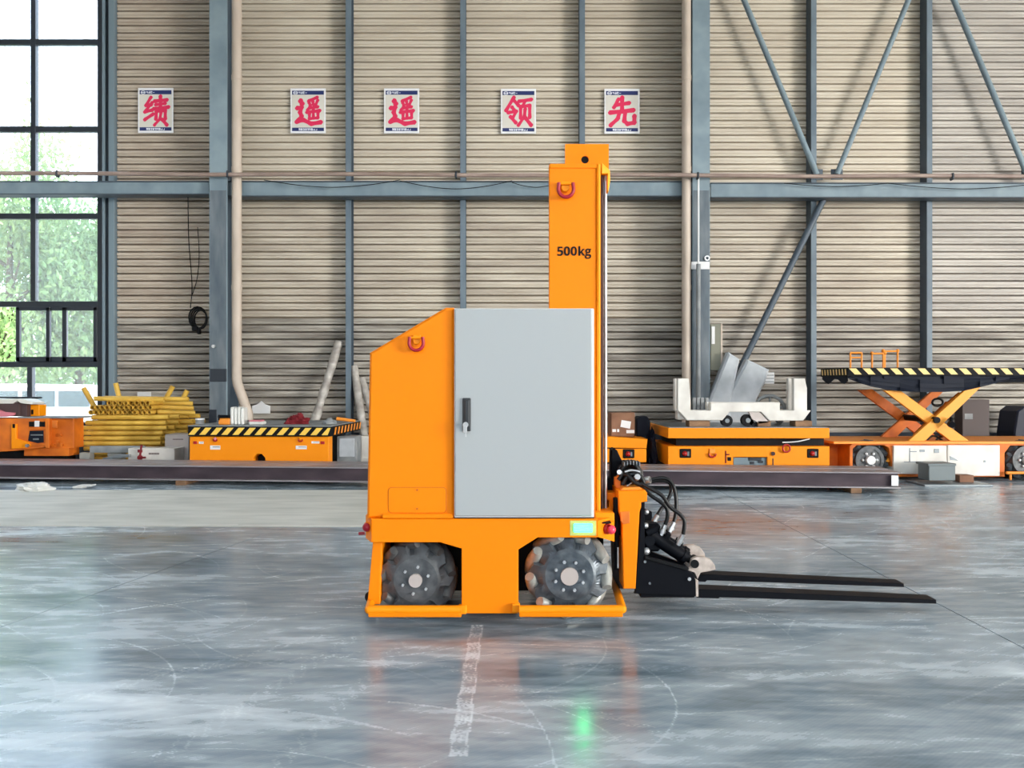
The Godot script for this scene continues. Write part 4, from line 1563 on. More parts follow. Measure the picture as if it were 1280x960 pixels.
func h_beam(a: Vector3, b: Vector3, label: String, with_label: bool) -> void:
	# a, b: front lower corners of the two ends
	var l := a.distance_to(b)
	var t := thing("steel_beam", (a + b) / 2, label, "steel beam", "pair of long steel beams")
	var ax := (b - a).normalized()
	var back := Vector3(ax.z, 0, -ax.x)
	if back.z > 0:
		back = -back
	var rot := Basis(ax, Vector3.UP, ax.cross(Vector3.UP))
	var mid := (a + b) / 2 + back * 0.15
	var h := 0.179
	var st := S()
	box(st, mid + Vector3(0, h / 2, 0) - back * 0.08, Vector3(l - 0.02, h - 0.024, 0.02), 0.0, rot)
	part("web", st, M.beam, t)
	st = S()
	box(st, mid + Vector3(0, h - 0.008, 0), Vector3(l, 0.016, 0.3), 0.003, rot)
	part("top_flange", st, M.beam_highlight, t)
	st = S()
	box(st, mid + Vector3(0, 0.008, 0), Vector3(l, 0.016, 0.3), 0.003, rot)
	part("bottom_flange", st, M.beam_highlight, t)
	if with_label:
		st = S()
		box(st, a + ax * 0.055 + Vector3(0, h / 2 - 0.005, 0) + back * 0.025, Vector3(0.075, 0.115, 0.006), 0.001, rot)
		part("paper_tag", st, M.label_white, t, "white paper tag")

func beams() -> void:
	var ax := Vector3(-10.5, 0, -0.9).normalized()
	var a := Vector3(4.285, 0.057, -8.46)
	var back := Vector3(0.0855, 0, -0.996)
	h_beam(a, a + ax * 13.5, "front one of two long dark steel beams lying on blocks, paper tag at right end", true)
	h_beam(a + back * 0.36, a + back * 0.36 + ax * 13.5, "rear one of two long dark steel beams, close behind the front beam", false)
	for k in 4:
		var c: Vector3 = a + ax * [0.5, 4.2, 8.3, 12.4][k] + back * 0.3
		org = Vector3(c.x, 0, c.z)
		var st := S()
		box(st, Vector3(c.x, 0.0285, c.z), Vector3(0.12, 0.056, 0.6), 0.004)
		solo("wood_block", st, M.wood, ["rightmost low wooden bearer under the two steel beams, near paper tag", "low wooden bearer under the two steel beams, behind the truck's forks", "low wooden bearer under the two steel beams, below the platform cart", "leftmost low wooden bearer under the two steel beams, near crumpled sheet"][k], "wood block", "bearers under the steel beams")
	# crumpled white sheet on the floor
	var p := P(43, 617, 8.72)
	org = Vector3(p.x, 0.004, p.z)
	var st := S()
	heap(st, org, Vector3(0.2, 0.085, 0.12), 4, 0.3)
	solo("plastic_sheet", st, M.white, "crumpled white plastic sheet on the floor in front of the left beam end", "sheet")
	p = P(104, 612, 8.95)
	org = Vector3(p.x, 0.0, p.z)
	st = S()
	box(st, org + Vector3(-0.04, 0.012, 0), Vector3(0.12, 0.022, 0.1), 0.004)
	box(st, org + Vector3(0.04, 0.03, 0), Vector3(0.16, 0.014, 0.12), 0.003)
	solo("foam_scrap", st, M.white, "small flat white foam scrap on the floor under the left beams", "scrap")

func hazard_cart() -> void:
	var d := 9.75
	var c := P(411, 590, d)
	var t := thing("platform_cart", Vector3(c.x, 0, -d), "low orange platform cart with black and yellow hazard edge left of the truck", "cart")
	var st := S()
	prism(st, PP([233, 546.5, 411, 546, 411, 591, 330, 591, 330, 573, 325.5, 568, 319, 568, 314.5, 573, 314.5, 591, 233, 591], d), -d, -d - 0.16, 0.006)
	var body := part("body", st, M.cart, t)
	st = S()
	pbox(st, 236, 548, 398, 592, d + 0.17, 1.15)
	part("under_frame", st, M.black, t)
	st = S()
	for x in [250.0, 285.0, 355.0, 395.0]:
		var p := P(x, 590, d + 0.2)
		cyl(st, Vector3(p.x, 0.075, p.z), Vector3(p.x, 0.075, p.z - 0.1), 0.075, 14)
		cyl(st, Vector3(p.x, 0.075, p.z - 0.9), Vector3(p.x, 0.075, p.z - 1.0), 0.075, 14)
	part("caster", st, M.rubber, t)
	st = S()
	pbox(st, 231, 533.5, 414, 545.5, d - 0.03, 1.5, 0.003)
	var pl := part("platform", st, M.black, t)
	stripes(231.5, 413.5, 535, 544, d - 0.03, 14.2, 8.0, pl, 0.55)
	st = S()
	pbox(st, 231, 532.3, 414, 533.5, d - 0.02, 1.48, 0.0)
	part("top_sheet", st, M.grey_mid, pl)
	# side stripes on the right face
	var x := P(414, 0, d - 0.03).x
	for k in 9:
		st = S()
		var z := -(d + 0.1) - k * 0.16
		var y0 := P(0, 544, d).y
		var y1 := P(0, 535, d).y
		for q in [0.0]:
			tri(st, Vector3(x + 0.002, y0, z), Vector3(x + 0.002, y0, z - 0.075), Vector3(x + 0.002, y1, z - 0.13), Vector3(x - 1, y0, z))
			tri(st, Vector3(x + 0.002, y0, z), Vector3(x + 0.002, y1, z - 0.13), Vector3(x + 0.002, y1, z - 0.055), Vector3(x - 1, y0, z))
		part("hazard_stripe", st, M.pale_orange, pl)
	# lamps, stickers
	for q in [[240.0, 554.0, M.red], [403.0, 553.5, M.red]]:
		st = S()
		pbox(st, q[0] - 2.4, q[1] - 1.8, q[0] + 2.4, q[1] + 1.8, d - 0.01, 0.02, 0.003)
		part("side_lamp", st, q[2], body)
	for q in [[248.0, 554.0, 3.0, 1.4], [266.0, 560.0, 6.5, 2.6], [376.0, 559.5, 7.0, 2.2], [394.0, 553.0, 5.0, 1.4]]:
		st = S()
		pbox(st, q[0] - q[2], q[1] - q[3], q[0] + q[2], q[1] + q[3], d - 0.004, 0.01, 0.0)
		part("sticker", st, M.label_white, body)
		st = S()
		pbox(st, q[0] - q[2] * 0.5, q[1] - q[3] * 0.4, q[0] + q[2] * 0.9, q[1] - q[3] * 0.1, d - 0.006, 0.01, 0.0)
		part("sticker_print", st, M.brown, body)
	for q in [266.0, 375.0]:
		var p := P(q, 549.5, d - 0.02)
		ring_part("shackle", p, 0.026, 0.009, M.red, body, PI, TAU)
		st = S()
		ball(st, p + Vector3(0, 0.006, 0), Vector3(0.02, 0.02, 0.014), 8)
		part("lug", st, M.pink if q < 300 else M.cart, body)
	t.rotation.y = -0.05
	# things lying on the platform (root unrotated; they only rest on it)
	var dz := 10.1
	var top: float = P(0, 532.3, d - 0.02).y
	var rest := func(px: float, dd: float) -> void:
		org = Vector3(P(px, 0, dd).x, top, -dd)
	rest.call(296, 10.0)
	st = S()
	var w := P(305, 0, 10.0).x - P(288, 0, 10.0).x
	for k in 4:
		box(st, org + Vector3(-w / 2 + w * (k + 0.5) / 4.0, 0.115 - 0.004 * (k % 2), -0.08), Vector3(w / 4.0 - 0.004, 0.23 - 0.008 * (k % 2), 0.17), 0.012)
	solo("foam_bundle", st, M.white, "upright white ribbed foam bundle standing on platform cart", "bundle")
	rest.call(280, 10.0)
	t = thing("tool_case", org, "small orange tool case with dark lid beside the white foam bundle", "tool case")
	st = S()
	box(st, org + Vector3(0, 0.042, -0.06), Vector3(0.15, 0.084, 0.12), 0.01)
	part("case", st, M.pale_orange, t)
	st = S()
	box(st, org + Vector3(-0.01, 0.104, -0.06), Vector3(0.155, 0.04, 0.125), 0.01)
	cyl(st, org + Vector3(-0.065, 0.06, 0.005), org + Vector3(-0.065, 0.13, 0.005), 0.01, 8)
	part("lid", st, M.black_paint, t)
	rest.call(250, 10.2)
	t = thing("paint_can", org, "blue-grey can with pale lid standing at left end of platform cart", "can")
	st = S()
	cyl(st, org, org + Vector3(0, 0.055, 0), 0.058, 18)
	part("can", st, M.grey_mid, t)
	st = S()
	cyl(st, org + Vector3(0, 0.055, 0), org + Vector3(0, 0.075, 0), 0.061, 18)
	part("lid", st, M.label_white, t)
	rest.call(374, 10.2)
	st = S()
	heap(st, org, Vector3(0.14, 0.12, 0.1), 12, 0.35)
	heap(st, org + Vector3(-0.1, 0, 0.02), Vector3(0.08, 0.085, 0.08), 13, 0.3)
	solo("red_bag", st, M.red_cloth, "dark red crumpled cloth bag on the platform cart left of leaning roll", "bag")
	rest.call(320, 10.0)
	t = thing("tray", org, "flat pale tray with a thin red lid on platform cart", "tray")
	st = S()
	box(st, org + Vector3(0, 0.02, -0.06), Vector3(0.18, 0.04, 0.16), 0.01)
	part("tray_body", st, M.white, t)
	st = S()
	box(st, org + Vector3(-0.01, 0.05, -0.06), Vector3(0.16, 0.018, 0.15), 0.006)
	part("lid", st, M.pink, t)
	rest.call(412, 10.2)
	st = S()
	heap(st, org, Vector3(0.09, 0.075, 0.1), 14, 0.15)
	solo("grey_cloth", st, M.grey_mid, "small grey folded cloth on right end of platform cart", "cloth")
	rest.call(432, 10.4)
	st = S()
	cyl(st, org + Vector3(-0.12, 0.06, 0), org + Vector3(0.13, 0.03, 0), 0.026, 10, 0.02)
	solo("orange_tube", st, M.pale_orange, "short orange tube lying on right end of platform cart", "tube")
	# wrapped rolls leaning on the wall behind
	for r in [[392.0, 531.0, 11.5, 424.0, 427.0, 11.8, 0.066, "longest white wrapped roll, leaning steeply rightwards against the wall"], [453.0, 531.0, 11.55, 442.5, 458.0, 11.8, 0.062, "middle white wrapped roll, leaning leftwards right of the slim post"], [469.0, 530.0, 11.6, 452.0, 473.0, 11.8, 0.06, "shortest white wrapped roll, half hidden behind the orange truck"]]:
		var b := P(r[3], r[4], r[5])
		var a := P(r[0], r[1], r[2])
		var dir := (a - b).normalized()
		var foot := a + dir * ((a.y - 0.03) / -dir.y)
		org = Vector3(foot.x, 0, foot.z)
		st = S()
		var prof := [[0.0, 0.0], [r[6] * 0.9, 0.0]]
		rng.seed = int(r[0])
		var ll := foot.distance_to(b)
		var nn := int(ll / 0.07)
		for k in nn:
			prof.append([r[6] * rng.randf_range(0.88, 1.06), 0.02 + (ll - 0.04) * k / (nn - 1.0)])
		prof.append([r[6] * 0.85, ll])
		prof.append([0.0, ll])
		lathe(st, foot, b - foot, prof, 12)
		solo("wrapped_roll", st, M.wrap, r[7], "roll", "wrapped rolls leaning on the wall")
	# grey boxes behind the cart's right end
	org = Vector3(P(434, 0, 10.4).x, 0, -10.45)
	t = thing("metal_box", org, "grey metal box on the floor under the right edge of platform cart", "box")
	st = S()
	pbox(st, 421, 545.5, 446, 592, 10.3, 0.3, 0.008)
	part("case", st, M.grey_mid, t)
	st = S()
	pbox(st, 424, 548, 443, 571, 10.29, 0.02, 0.003)
	part("front_panel", st, M.foam, t)
	org = Vector3(P(458, 0, 11.4).x, 0, -11.2)
	st = S()
	pbox(st, 451, 545, 466, 574, 11.06, 0.25, 0.01)
	pbox(st, 449, 572, 467, 585, 11.05, 0.27, 0.006)
	solo("white_crate", st, M.white_dirty, "off-white crate half hidden behind the truck's left edge", "crate")

func left_cart() -> void:
	var d := 10.15
	var c := P(46, 590, d)
	var t := thing("orange_vehicle", Vector3(c.x, 0, -d - 0.3), "weathered orange vehicle frame at the left edge, below the window", "vehicle")
	var st := S()
	prism(st, PP([-40, 523, 58, 523, 58, 559, 20, 563.5, -40, 567], d), -d, -d - 0.34, 0.005)
	var body := part("body", st, M.rust_shade_orange, t)
	# right part set back
	st = S()
	prism(st, PP([57, 523, 92, 523, 92, 560, 57, 561], d + 0.12), -d - 0.12, -d - 0.36, 0.005)
	part("rear_box", st, M.rust_shade_orange, t)
	st = S()
	pbox(st, 30, 560, 86, 570, d + 0.1, 0.25, 0.004)
	part("skid", st, M.rust_shade_orange, t)
	st = S()
	pbox(st, -40, 563, 84, 592, d + 0.16, 0.2, 0.004)
	part("under_frame", st, M.black, t)
	for q in [[36.0, 527.0, 43.0, 533.5], [49.0, 527.0, 56.0, 533.5]]:
		st = S()
		pbox(st, q[0], q[1], q[2], q[3], d - 0.005, 0.02, 0.002)
		part("vent", st, M.black, body)
	st = S()
	pbox(st, 43, 526, 49, 533.5, d - 0.008, 0.02, 0.002)
	part("label_plate", st, M.label_white, body)
	ppoly("recess", [37, 538.5, 54.5, 538, 54.5, 553, 47, 554, 35, 551], d - 0.004, 0.02, M.skirt, body, 0.001)
	for q in [[38.0, 543.0, 53.0, 544.5], [41.0, 548.0, 48.0, 550.0]]:
		st = S()
		pbox(st, q[0], q[1], q[2], q[3], d - 0.012, 0.02, 0.002)
		part("rib", st, M.zinc, body)
	ppoly("front_bracket", [14, 530, 20, 530, 20, 548, 35, 553, 39, 557, 32, 560, 14, 561], d - 0.03, 0.03, M.amber, body, 0.004)
	st = S()
	var bp := P(35, 557, d - 0.04)
	cyl(st, bp, bp + Vector3(0, 0, 0.03), 0.022, 10)
	part("bolt", st, M.zinc, body)
	st = S()
	pbox(st, 15.5, 530, 18.5, 535, d - 0.035, 0.02, 0.002)
	part("slot", st, M.black, body)
	for q in [[35.0, 534.5, 57.0, 537.0], [35.0, 554.5, 57.0, 557.5], [56.5, 523.0, 61.0, 560.0], [65.0, 526.0, 71.0, 535.0]]:
		st = S()
		pbox(st, q[0], q[1], q[2], q[3], d - 0.02, 0.02, 0.003)
		part("edge_strip", st, M.rust_shade_orange, body)
	for q in [[73.0, 552.0], [78.0, 556.0], [67.0, 556.5], [76.0, 544.0]]:
		st = S()
		var p := P(q[0], q[1], d + 0.115)
		cyl(st, p, p + Vector3(0, 0, 0.03), 0.02, 10)
		part("bolt", st, M.rust_shade_orange, t)
	st = S()
	pbox(st, 22, 521, 97, 523, d + 0.02, 0.36, 0.003)
	part("top_plate", st, M.grey_mid, t)
	# load on top
	var top: float = P(0, 521, d + 0.02).y
	var b := P(10, 521, d + 0.1)
	org = Vector3(b.x, top, b.z)
	t = thing("brown_carton", org, "dark brown open carton on top of the weathered orange vehicle", "carton")
	st = S()
	pbox(st, -30, 503, 24, 520.5, d + 0.08, 0.28, 0.004)
	pbox(st, 22, 500.5, 33.5, 520.5, d + 0.12, 0.24, 0.004)
	part("box", st, M.brown, t)
	ppoly("torn_flap", [-30, 498, 8, 499, 22, 498.5, 30, 499, 41, 503, 40, 505.5, 26, 504, 21, 501, 16, 504.5, -30, 504.5], d + 0.06, 0.26, M.white_dirty, t, 0.003, "torn white paper flap")
	org = Vector3(P(5, 0, d).x, top, -d - 0.05)
	st = S()
	prism(st, PP([-20, 511.5, -3, 512, 4, 515, 17, 516, 16, 519, 8, 521, -20, 521], d + 0.03), -d - 0.03, -d - 0.075, 0.008)
	solo("pink_cloth", st, M.pink, "faded pink cloth hanging over the edge in front of brown carton", "cloth")
	org = Vector3(P(40, 0, d).x, top, -d - 0.2)
	t = thing("orange_box", org, "small orange box with a black opening, right of brown carton", "box")
	st = S()
	pbox(st, 38, 506, 49, 520, d + 0.2, 0.16, 0.005)
	part("case", st, M.amber, t)
	st = S()
	pbox(st, 38.8, 512, 41.5, 518, d + 0.195, 0.02, 0.002)
	part("opening", st, M.black, t)
	org = Vector3(P(40, 0, d).x, top, -d - 0.5)
	t = thing("dark_stand", org, "dark stand with a flat bar lying behind the brown carton under the window", "stand")
	st = S()
	pbox(st, -30, 496, 48.5, 498.3, d + 0.55, 0.08, 0.003)
	part("bar", st, M.frame_dark, t)
	st = S()
	pbox(st, 37, 498, 43, 595, d + 0.56, 0.06, 0.004)
	part("foot", st, M.frame_dark, t)

func tube_stack() -> void:
	rng.seed = 31
	# lying lengthwise, lower layers
	var nth := ["first", "second", "third", "fourth", "fifth", "sixth", "seventh", "eighth", "ninth", "tenth", "eleventh", "twelfth", "thirteenth"]
	var lines := [[112, 202, 522], [104, 206, 529], [100, 201, 535.5], [99, 198, 542], [101, 192, 548.5], [100, 199, 555], [98, 190, 561.5], [110, 200, 568], [104, 196, 574.5]]
	for r in lines.size():
		var row: Array = lines[r]
		for k in 4:
			var d := 10.62 + k * 0.15
			var y: float = P(0, row[2], 10.5).y
			var a := Vector3(P(row[0], 0, 10.5).x + rng.randf_range(-0.05, 0.04), y, -d)
			var b := Vector3(P(row[1] + k * 9.0, 0, 10.5).x + rng.randf_range(-0.06, 0.05), y, -d - rng.randf_range(0, 0.03))
			org = (a + b) / 2
			var st := S()
			pipe(st, a, b, 0.033, 0.006, 10)
			solo("yellow_tube", st, M.yellow_pipe, "%s yellow steel tube in the %s lengthwise layer from the top of tube stack" % [["front", "second", "third", "rearmost"][k], nth[r]], "tube", "yellow tubes lying lengthwise")
	# top layers, their open ends towards the lens
	var st := S()
	org = Vector3.ZERO
	pipe(st, Vector3.ZERO, Vector3(0, 0, -0.68), 0.031, 0.0045, 12)
	var mesh := st.commit()
	var tiers := [[113, 186, 515.5, 13, "lower"], [115, 187, 509.5, 13, "middle"], [136, 184, 503.8, 8, "upper"]]
	for row in tiers:
		for k in row[3]:
			var p := P(lerpf(row[0], row[1], k / (row[3] - 1.0)), row[2], 10.58 + rng.randf_range(0, 0.06))
			var o := MeshInstance3D.new()
			o.name = numbered("yellow_tube")
			o.mesh = mesh
			o.material_override = M.yellow_pipe
			o.position = p
			add_child(o)
			tag(o, "%s from the left of yellow tubes seen end on in the %s row" % [nth[k], row[4]], "tube", "yellow tubes seen end on")
	# long ones on the very top
	var crossing := [[118, 205, 498.2, 10.6, "front, leftmost long yellow tube lying across the top of tube stack"], [130, 236, 497.5, 10.8, "rear long yellow tube lying across the top of tube stack"], [193, 241, 503.0, 11.0, "highest of three short yellow tubes at upper right end of tube stack"], [195, 242, 508.8, 10.9, "middle of three short yellow tubes at upper right end of tube stack"], [197, 244, 514.8, 10.8, "lowest of three short yellow tubes at upper right end of tube stack"]]
	for row in crossing:
		var a := P(row[0], row[2], row[3])
		var b := P(row[1], row[2] + 1.5, row[3] + 0.15)
		org = (a + b) / 2
		st = S()
		pipe(st, a, b, 0.033, 0.006, 10)
		solo("yellow_tube", st, M.yellow_pipe, row[4], "tube", "yellow tubes across the top")
	# stakes that hold the stack
	for s in [[104.5, 485, 120, 512, "leftmost leaning yellow stake of tube stack, in front of the window"], [144.5, 479, 152, 510, "yellow stake leaning left, left of the blank sign"], [216, 483, 199, 513, "yellow stake leaning right, right of the blank sign"], [234, 488, 221, 514, "rightmost leaning olive-yellow stake of the tube stack"]]:
		var a := P(s[0], s[1], 11.4)
		var b := P(s[2], s[3], 11.4)
		var dir := (b - a).normalized()
		var foot := a + dir * ((a.y - 0.0) / -dir.y)
		org = foot
		st = S()
		cyl(st, foot, a, 0.036, 10)
		solo("stake", st, M.yellow_pipe, s[4], "stake", "stakes holding the tube stack")
	# bearers and boxes in front
	for q in [[99, 112, 566, "pale block at left foot of tube stack"], [134, 152, 566, "pale block at the middle of tube stack's foot, behind sheet metal offcut"]]:
		org = Vector3(P((q[0] + q[1]) / 2.0, 0, 10.3).x, 0, -10.35)
		st = S()
		pbox(st, q[0], q[2], q[1], 592.7, 10.3, 0.12, 0.006)
		solo("concrete_block", st, M.concrete, q[3], "block", "pale blocks before the tube stack")
	org = Vector3(P(150, 0, 10.2).x, 0, -10.25)
	st = S()
	pbox(st, 112, 557.5, 180, 566, 10.25, 0.05, 0.004)
	solo("grey_plank", st, M.grey_mid, "grey weathered plank leaning across the foot of tube stack", "plank")
	org = Vector3(P(176, 0, 10.2).x, 0, -10.2)
	t_box(160, 560.5, 218, 593, 10.12, 0.3, M.white_dirty, "wide white carton with dark print in front of the tube stack", [[186, 566, 198, 568.3]])
	org = Vector3(P(220, 0, 10.2).x, 0, -10.45)
	t_box(206, 543, 236, 590, 10.45, 0.35, M.hub, "pinkish white carton standing left of platform cart", [[216, 548.5, 228, 549.8]])
	org = Vector3(P(140, 0, 10.0).x, 0, -10.05)
	st = S()
	prism(st, PP([128, 572.5, 150, 568, 162, 568, 162, 571.5, 140, 573, 135, 596, 130, 596], 10.05), -10.05, -10.08, 0.003)
	solo("metal_offcut", st, M.zinc, "bent grey sheet metal offcut left of the wide white carton", "offcut")
	org = Vector3(P(176, 0, 10.0).x, P(0, 560.5, 10.12).y, -10.2)
	st = S()
	cyl(st, P(175, 572, 10.05), P(175, 572, 10.1), 0.035, 12)
	cyl(st, P(172, 572.5, 10.05), P(182, 571.8, 10.05), 0.012, 8)
	cyl(st, P(175, 570, 10.06), P(177, 556, 10.08), 0.014, 8)
	cyl(st, P(175, 565.5, 10.04), P(175, 562, 10.04), 0.03, 10)
	solo("red_tool", st, M.red_cloth, "small red hand tool standing before the wide white carton", "tool")

func t_box(x0: float, y0: float, x1: float, y1: float, d: float, depth: float, m: Material, label: String, prints: Array) -> void:
	var t := thing("carton", org, label, "carton")
	var st := S()
	pbox(st, x0, y0, x1, y1, d, depth, 0.006)
	part("box", st, m, t)
	for q in prints:
		st = S()
		var x: float = q[0]
		while x < q[2]:
			pbox(st, x, q[1], x + 1.3, q[3], d - 0.002, 0.004, 0.0)
			x += 1.9
		part("print", st, M.brown, t)

func mid_carts() -> void:
	var st: SurfaceTool
	var d := 9.5
	# cart half hidden behind the mast
	var c := P(775, 0, d)
	var t := thing("orange_cart", Vector3(c.x, 0, -d), "orange cart half hidden behind mast of the truck, carton on top", "cart")
	ppoly("upper_deck", [735, 544.5, 809.5, 549, 808, 560.5, 735, 559], d, 0.9, M.cart, t, 0.005)
	st = S()
	pbox(st, 735, 561, 808, 578, d, 0.85, 0.006)
	var body := part("body", st, M.cart, t)
	st = S()
	pbox(st, 738, 559, 806, 561.5, d + 0.03, 0.8, 0.0)
	pbox(st, 740, 577, 806, 602, d + 0.05, 0.7, 0.0)
	part("under_frame", st, M.black, t)
	lamp_square(786, 567.5, d, body)
	var top: float = P(0, 547, d).y
	org = Vector3(P(778, 0, d + 0.2).x, top - 0.01, -d - 0.3)
	t = thing("carton", org, "brown taped cardboard carton standing on the half hidden orange cart", "carton")
	st = S()
	var dd := d + 0.15
	prism(st, PP([764, 516.5, 793.5, 515.5, 793.5, 542, 792, 546.2, 764, 545.2], dd), -dd, -dd - 0.35, 0.006)
	part("box", st, M.card, t)
	ppoly("paper_label", [777, 525, 789, 527, 787.5, 536, 775.5, 533.5], dd - 0.002, 0.004, M.label_white, t, 0.0)
	for q in [[765.5, 536.5, 770, 540], [771.5, 536.5, 774, 540], [783, 537.5, 793, 541.5]]:
		st = S()
		pbox(st, q[0], q[1], q[2], q[3], dd - 0.002, 0.004, 0.0)
		part("paper_label", st, M.label_white, t)
	org = Vector3(P(806, 0, d + 0.5).x, top, -d - 0.5)
	st = S()
	prism(st, PP([796, 524, 800, 521, 809, 520.5, 813, 526, 813, 545.5, 796, 545.5], d + 0.45), -d - 0.45, -d - 0.75, 0.01)
	solo("dark_machine_box", st, M.skirt, "dark grey machine casing behind and right of brown carton", "machine")
	# lumpy heap standing in for unclear dark things between the carts
	org = Vector3(P(817, 0, 9.75).x, 0, -9.95)
	st = S()
	heap(st, org, Vector3(0.085, 0.62, 0.3), 44, 0.12, 26)
	solo("dark_heap", st, M.skirt, "dark blue-black lumpy heap of dark things between two orange carts", "tarpaulin")

	# low lift cart with the white frame on it
	d = 9.35
	c = P(936, 0, d)
	t = thing("lift_cart", Vector3(c.x, 0, -d - 0.4), "low orange lift cart carrying the white steel frame, right of mast", "lift cart")
	st = S()
	pbox(st, 835, 535, 1037, 548, d - 0.02, 1.25, 0.006)
	var deck := part("lift_deck", st, M.cart, t)
	st = S()
	pbox(st, 837, 534, 1035, 535.2, d + 0.0, 1.2, 0.0)
	part("deck_sheet", st, M.zinc, deck)
	st = S()
	prism(st, PP([835, 558, 1037, 558, 1037, 582, 959, 582, 959, 571.5, 916.5, 571.5, 916.5, 582, 835, 582], d), -d, -d - 1.15, 0.006)
	body = part("body", st, M.cart, t)
	st = S()
	pbox(st, 845, 547, 1030, 559, d + 0.14, 0.9, 0.0)
	pbox(st, 840, 581, 1034, 603, d + 0.05, 1.0, 0.0)
	part("scissor_gap", st, M.black, t)
	st = S()
	pbox(st, 917, 572, 958.5, 590, d + 0.03, 0.3, 0.0)
	part("recess", st, M.frame_light, body)
	for q in [[936.0, 572.0, 952.0, 576.0], [938.0, 577.0, 943.0, 580.0], [948.0, 576.0, 954.0, 579.0]]:
		st = S()
		pbox(st, q[0], q[1], q[2], q[3], d + 0.02, 0.03, 0.003)
		part("recess_fitting", st, M.frame_dark, body)
	lamp_square(857, 567, d, body)
	lamp_square(1016.5, 567, d, body)
	ring_part("shackle", P(890.5, 567, d - 0.02), 0.043, 0.011, M.red, body, PI, TAU)
	st = S()
	pbox(st, 887, 561, 894, 567, d - 0.02, 0.03, 0.004)
	part("lug", st, M.pale_orange, body)
	ring_part("shackle", P(983, 560.5, d - 0.03), 0.045, 0.012, M.red, body)
	st = S()
	pbox(st, 906.5, 563.5, 908, 579, d - 0.005, 0.01, 0.001)
	pbox(st, 906.5, 567.5, 912, 569, d - 0.005, 0.01, 0.001)
	part("hazard_mark", st, M.red_cloth, body)
	st = S()
	pbox(st, 909.5, 571.5, 914, 576, d - 0.006, 0.012, 0.002)
	part("socket", st, M.black, body)
	st = S()
	cyl(st, P(966.5, 567, d), P(966.5, 567, d - 0.02), 0.025, 8)
	pbox(st, 965.7, 573, 967, 582, d - 0.004, 0.01, 0.0)
	part("latch", st, M.brown, body)
	st = S()
	tube(st, spline([P(978, 553, d + 0.02), P(996, 552, d), P(1012, 548.5, d)]), 0.008, 6)
	part("hose", st, M.label_white, t)
	white_frame(d)

func lamp_square(px: float, py: float, d: float, body: Node3D) -> void:
	var st := S()
	pbox(st, px - 7.2, py - 6, px + 7.2, py + 5.5, d - 0.012, 0.02, 0.012)
	var o := part("lamp_socket", st, M.black, body)
	st = S()
	var p := P(px - 1, py, d - 0.016)
	ball(st, p, Vector3(0.032, 0.032, 0.02), 10)
	part("button", st, M.red, o)
	st = S()
	pbox(st, px + 2, py - 2.5, px + 4.5, py + 3, d - 0.02, 0.02, 0.003)
	part("switch", st, M.zinc, o)

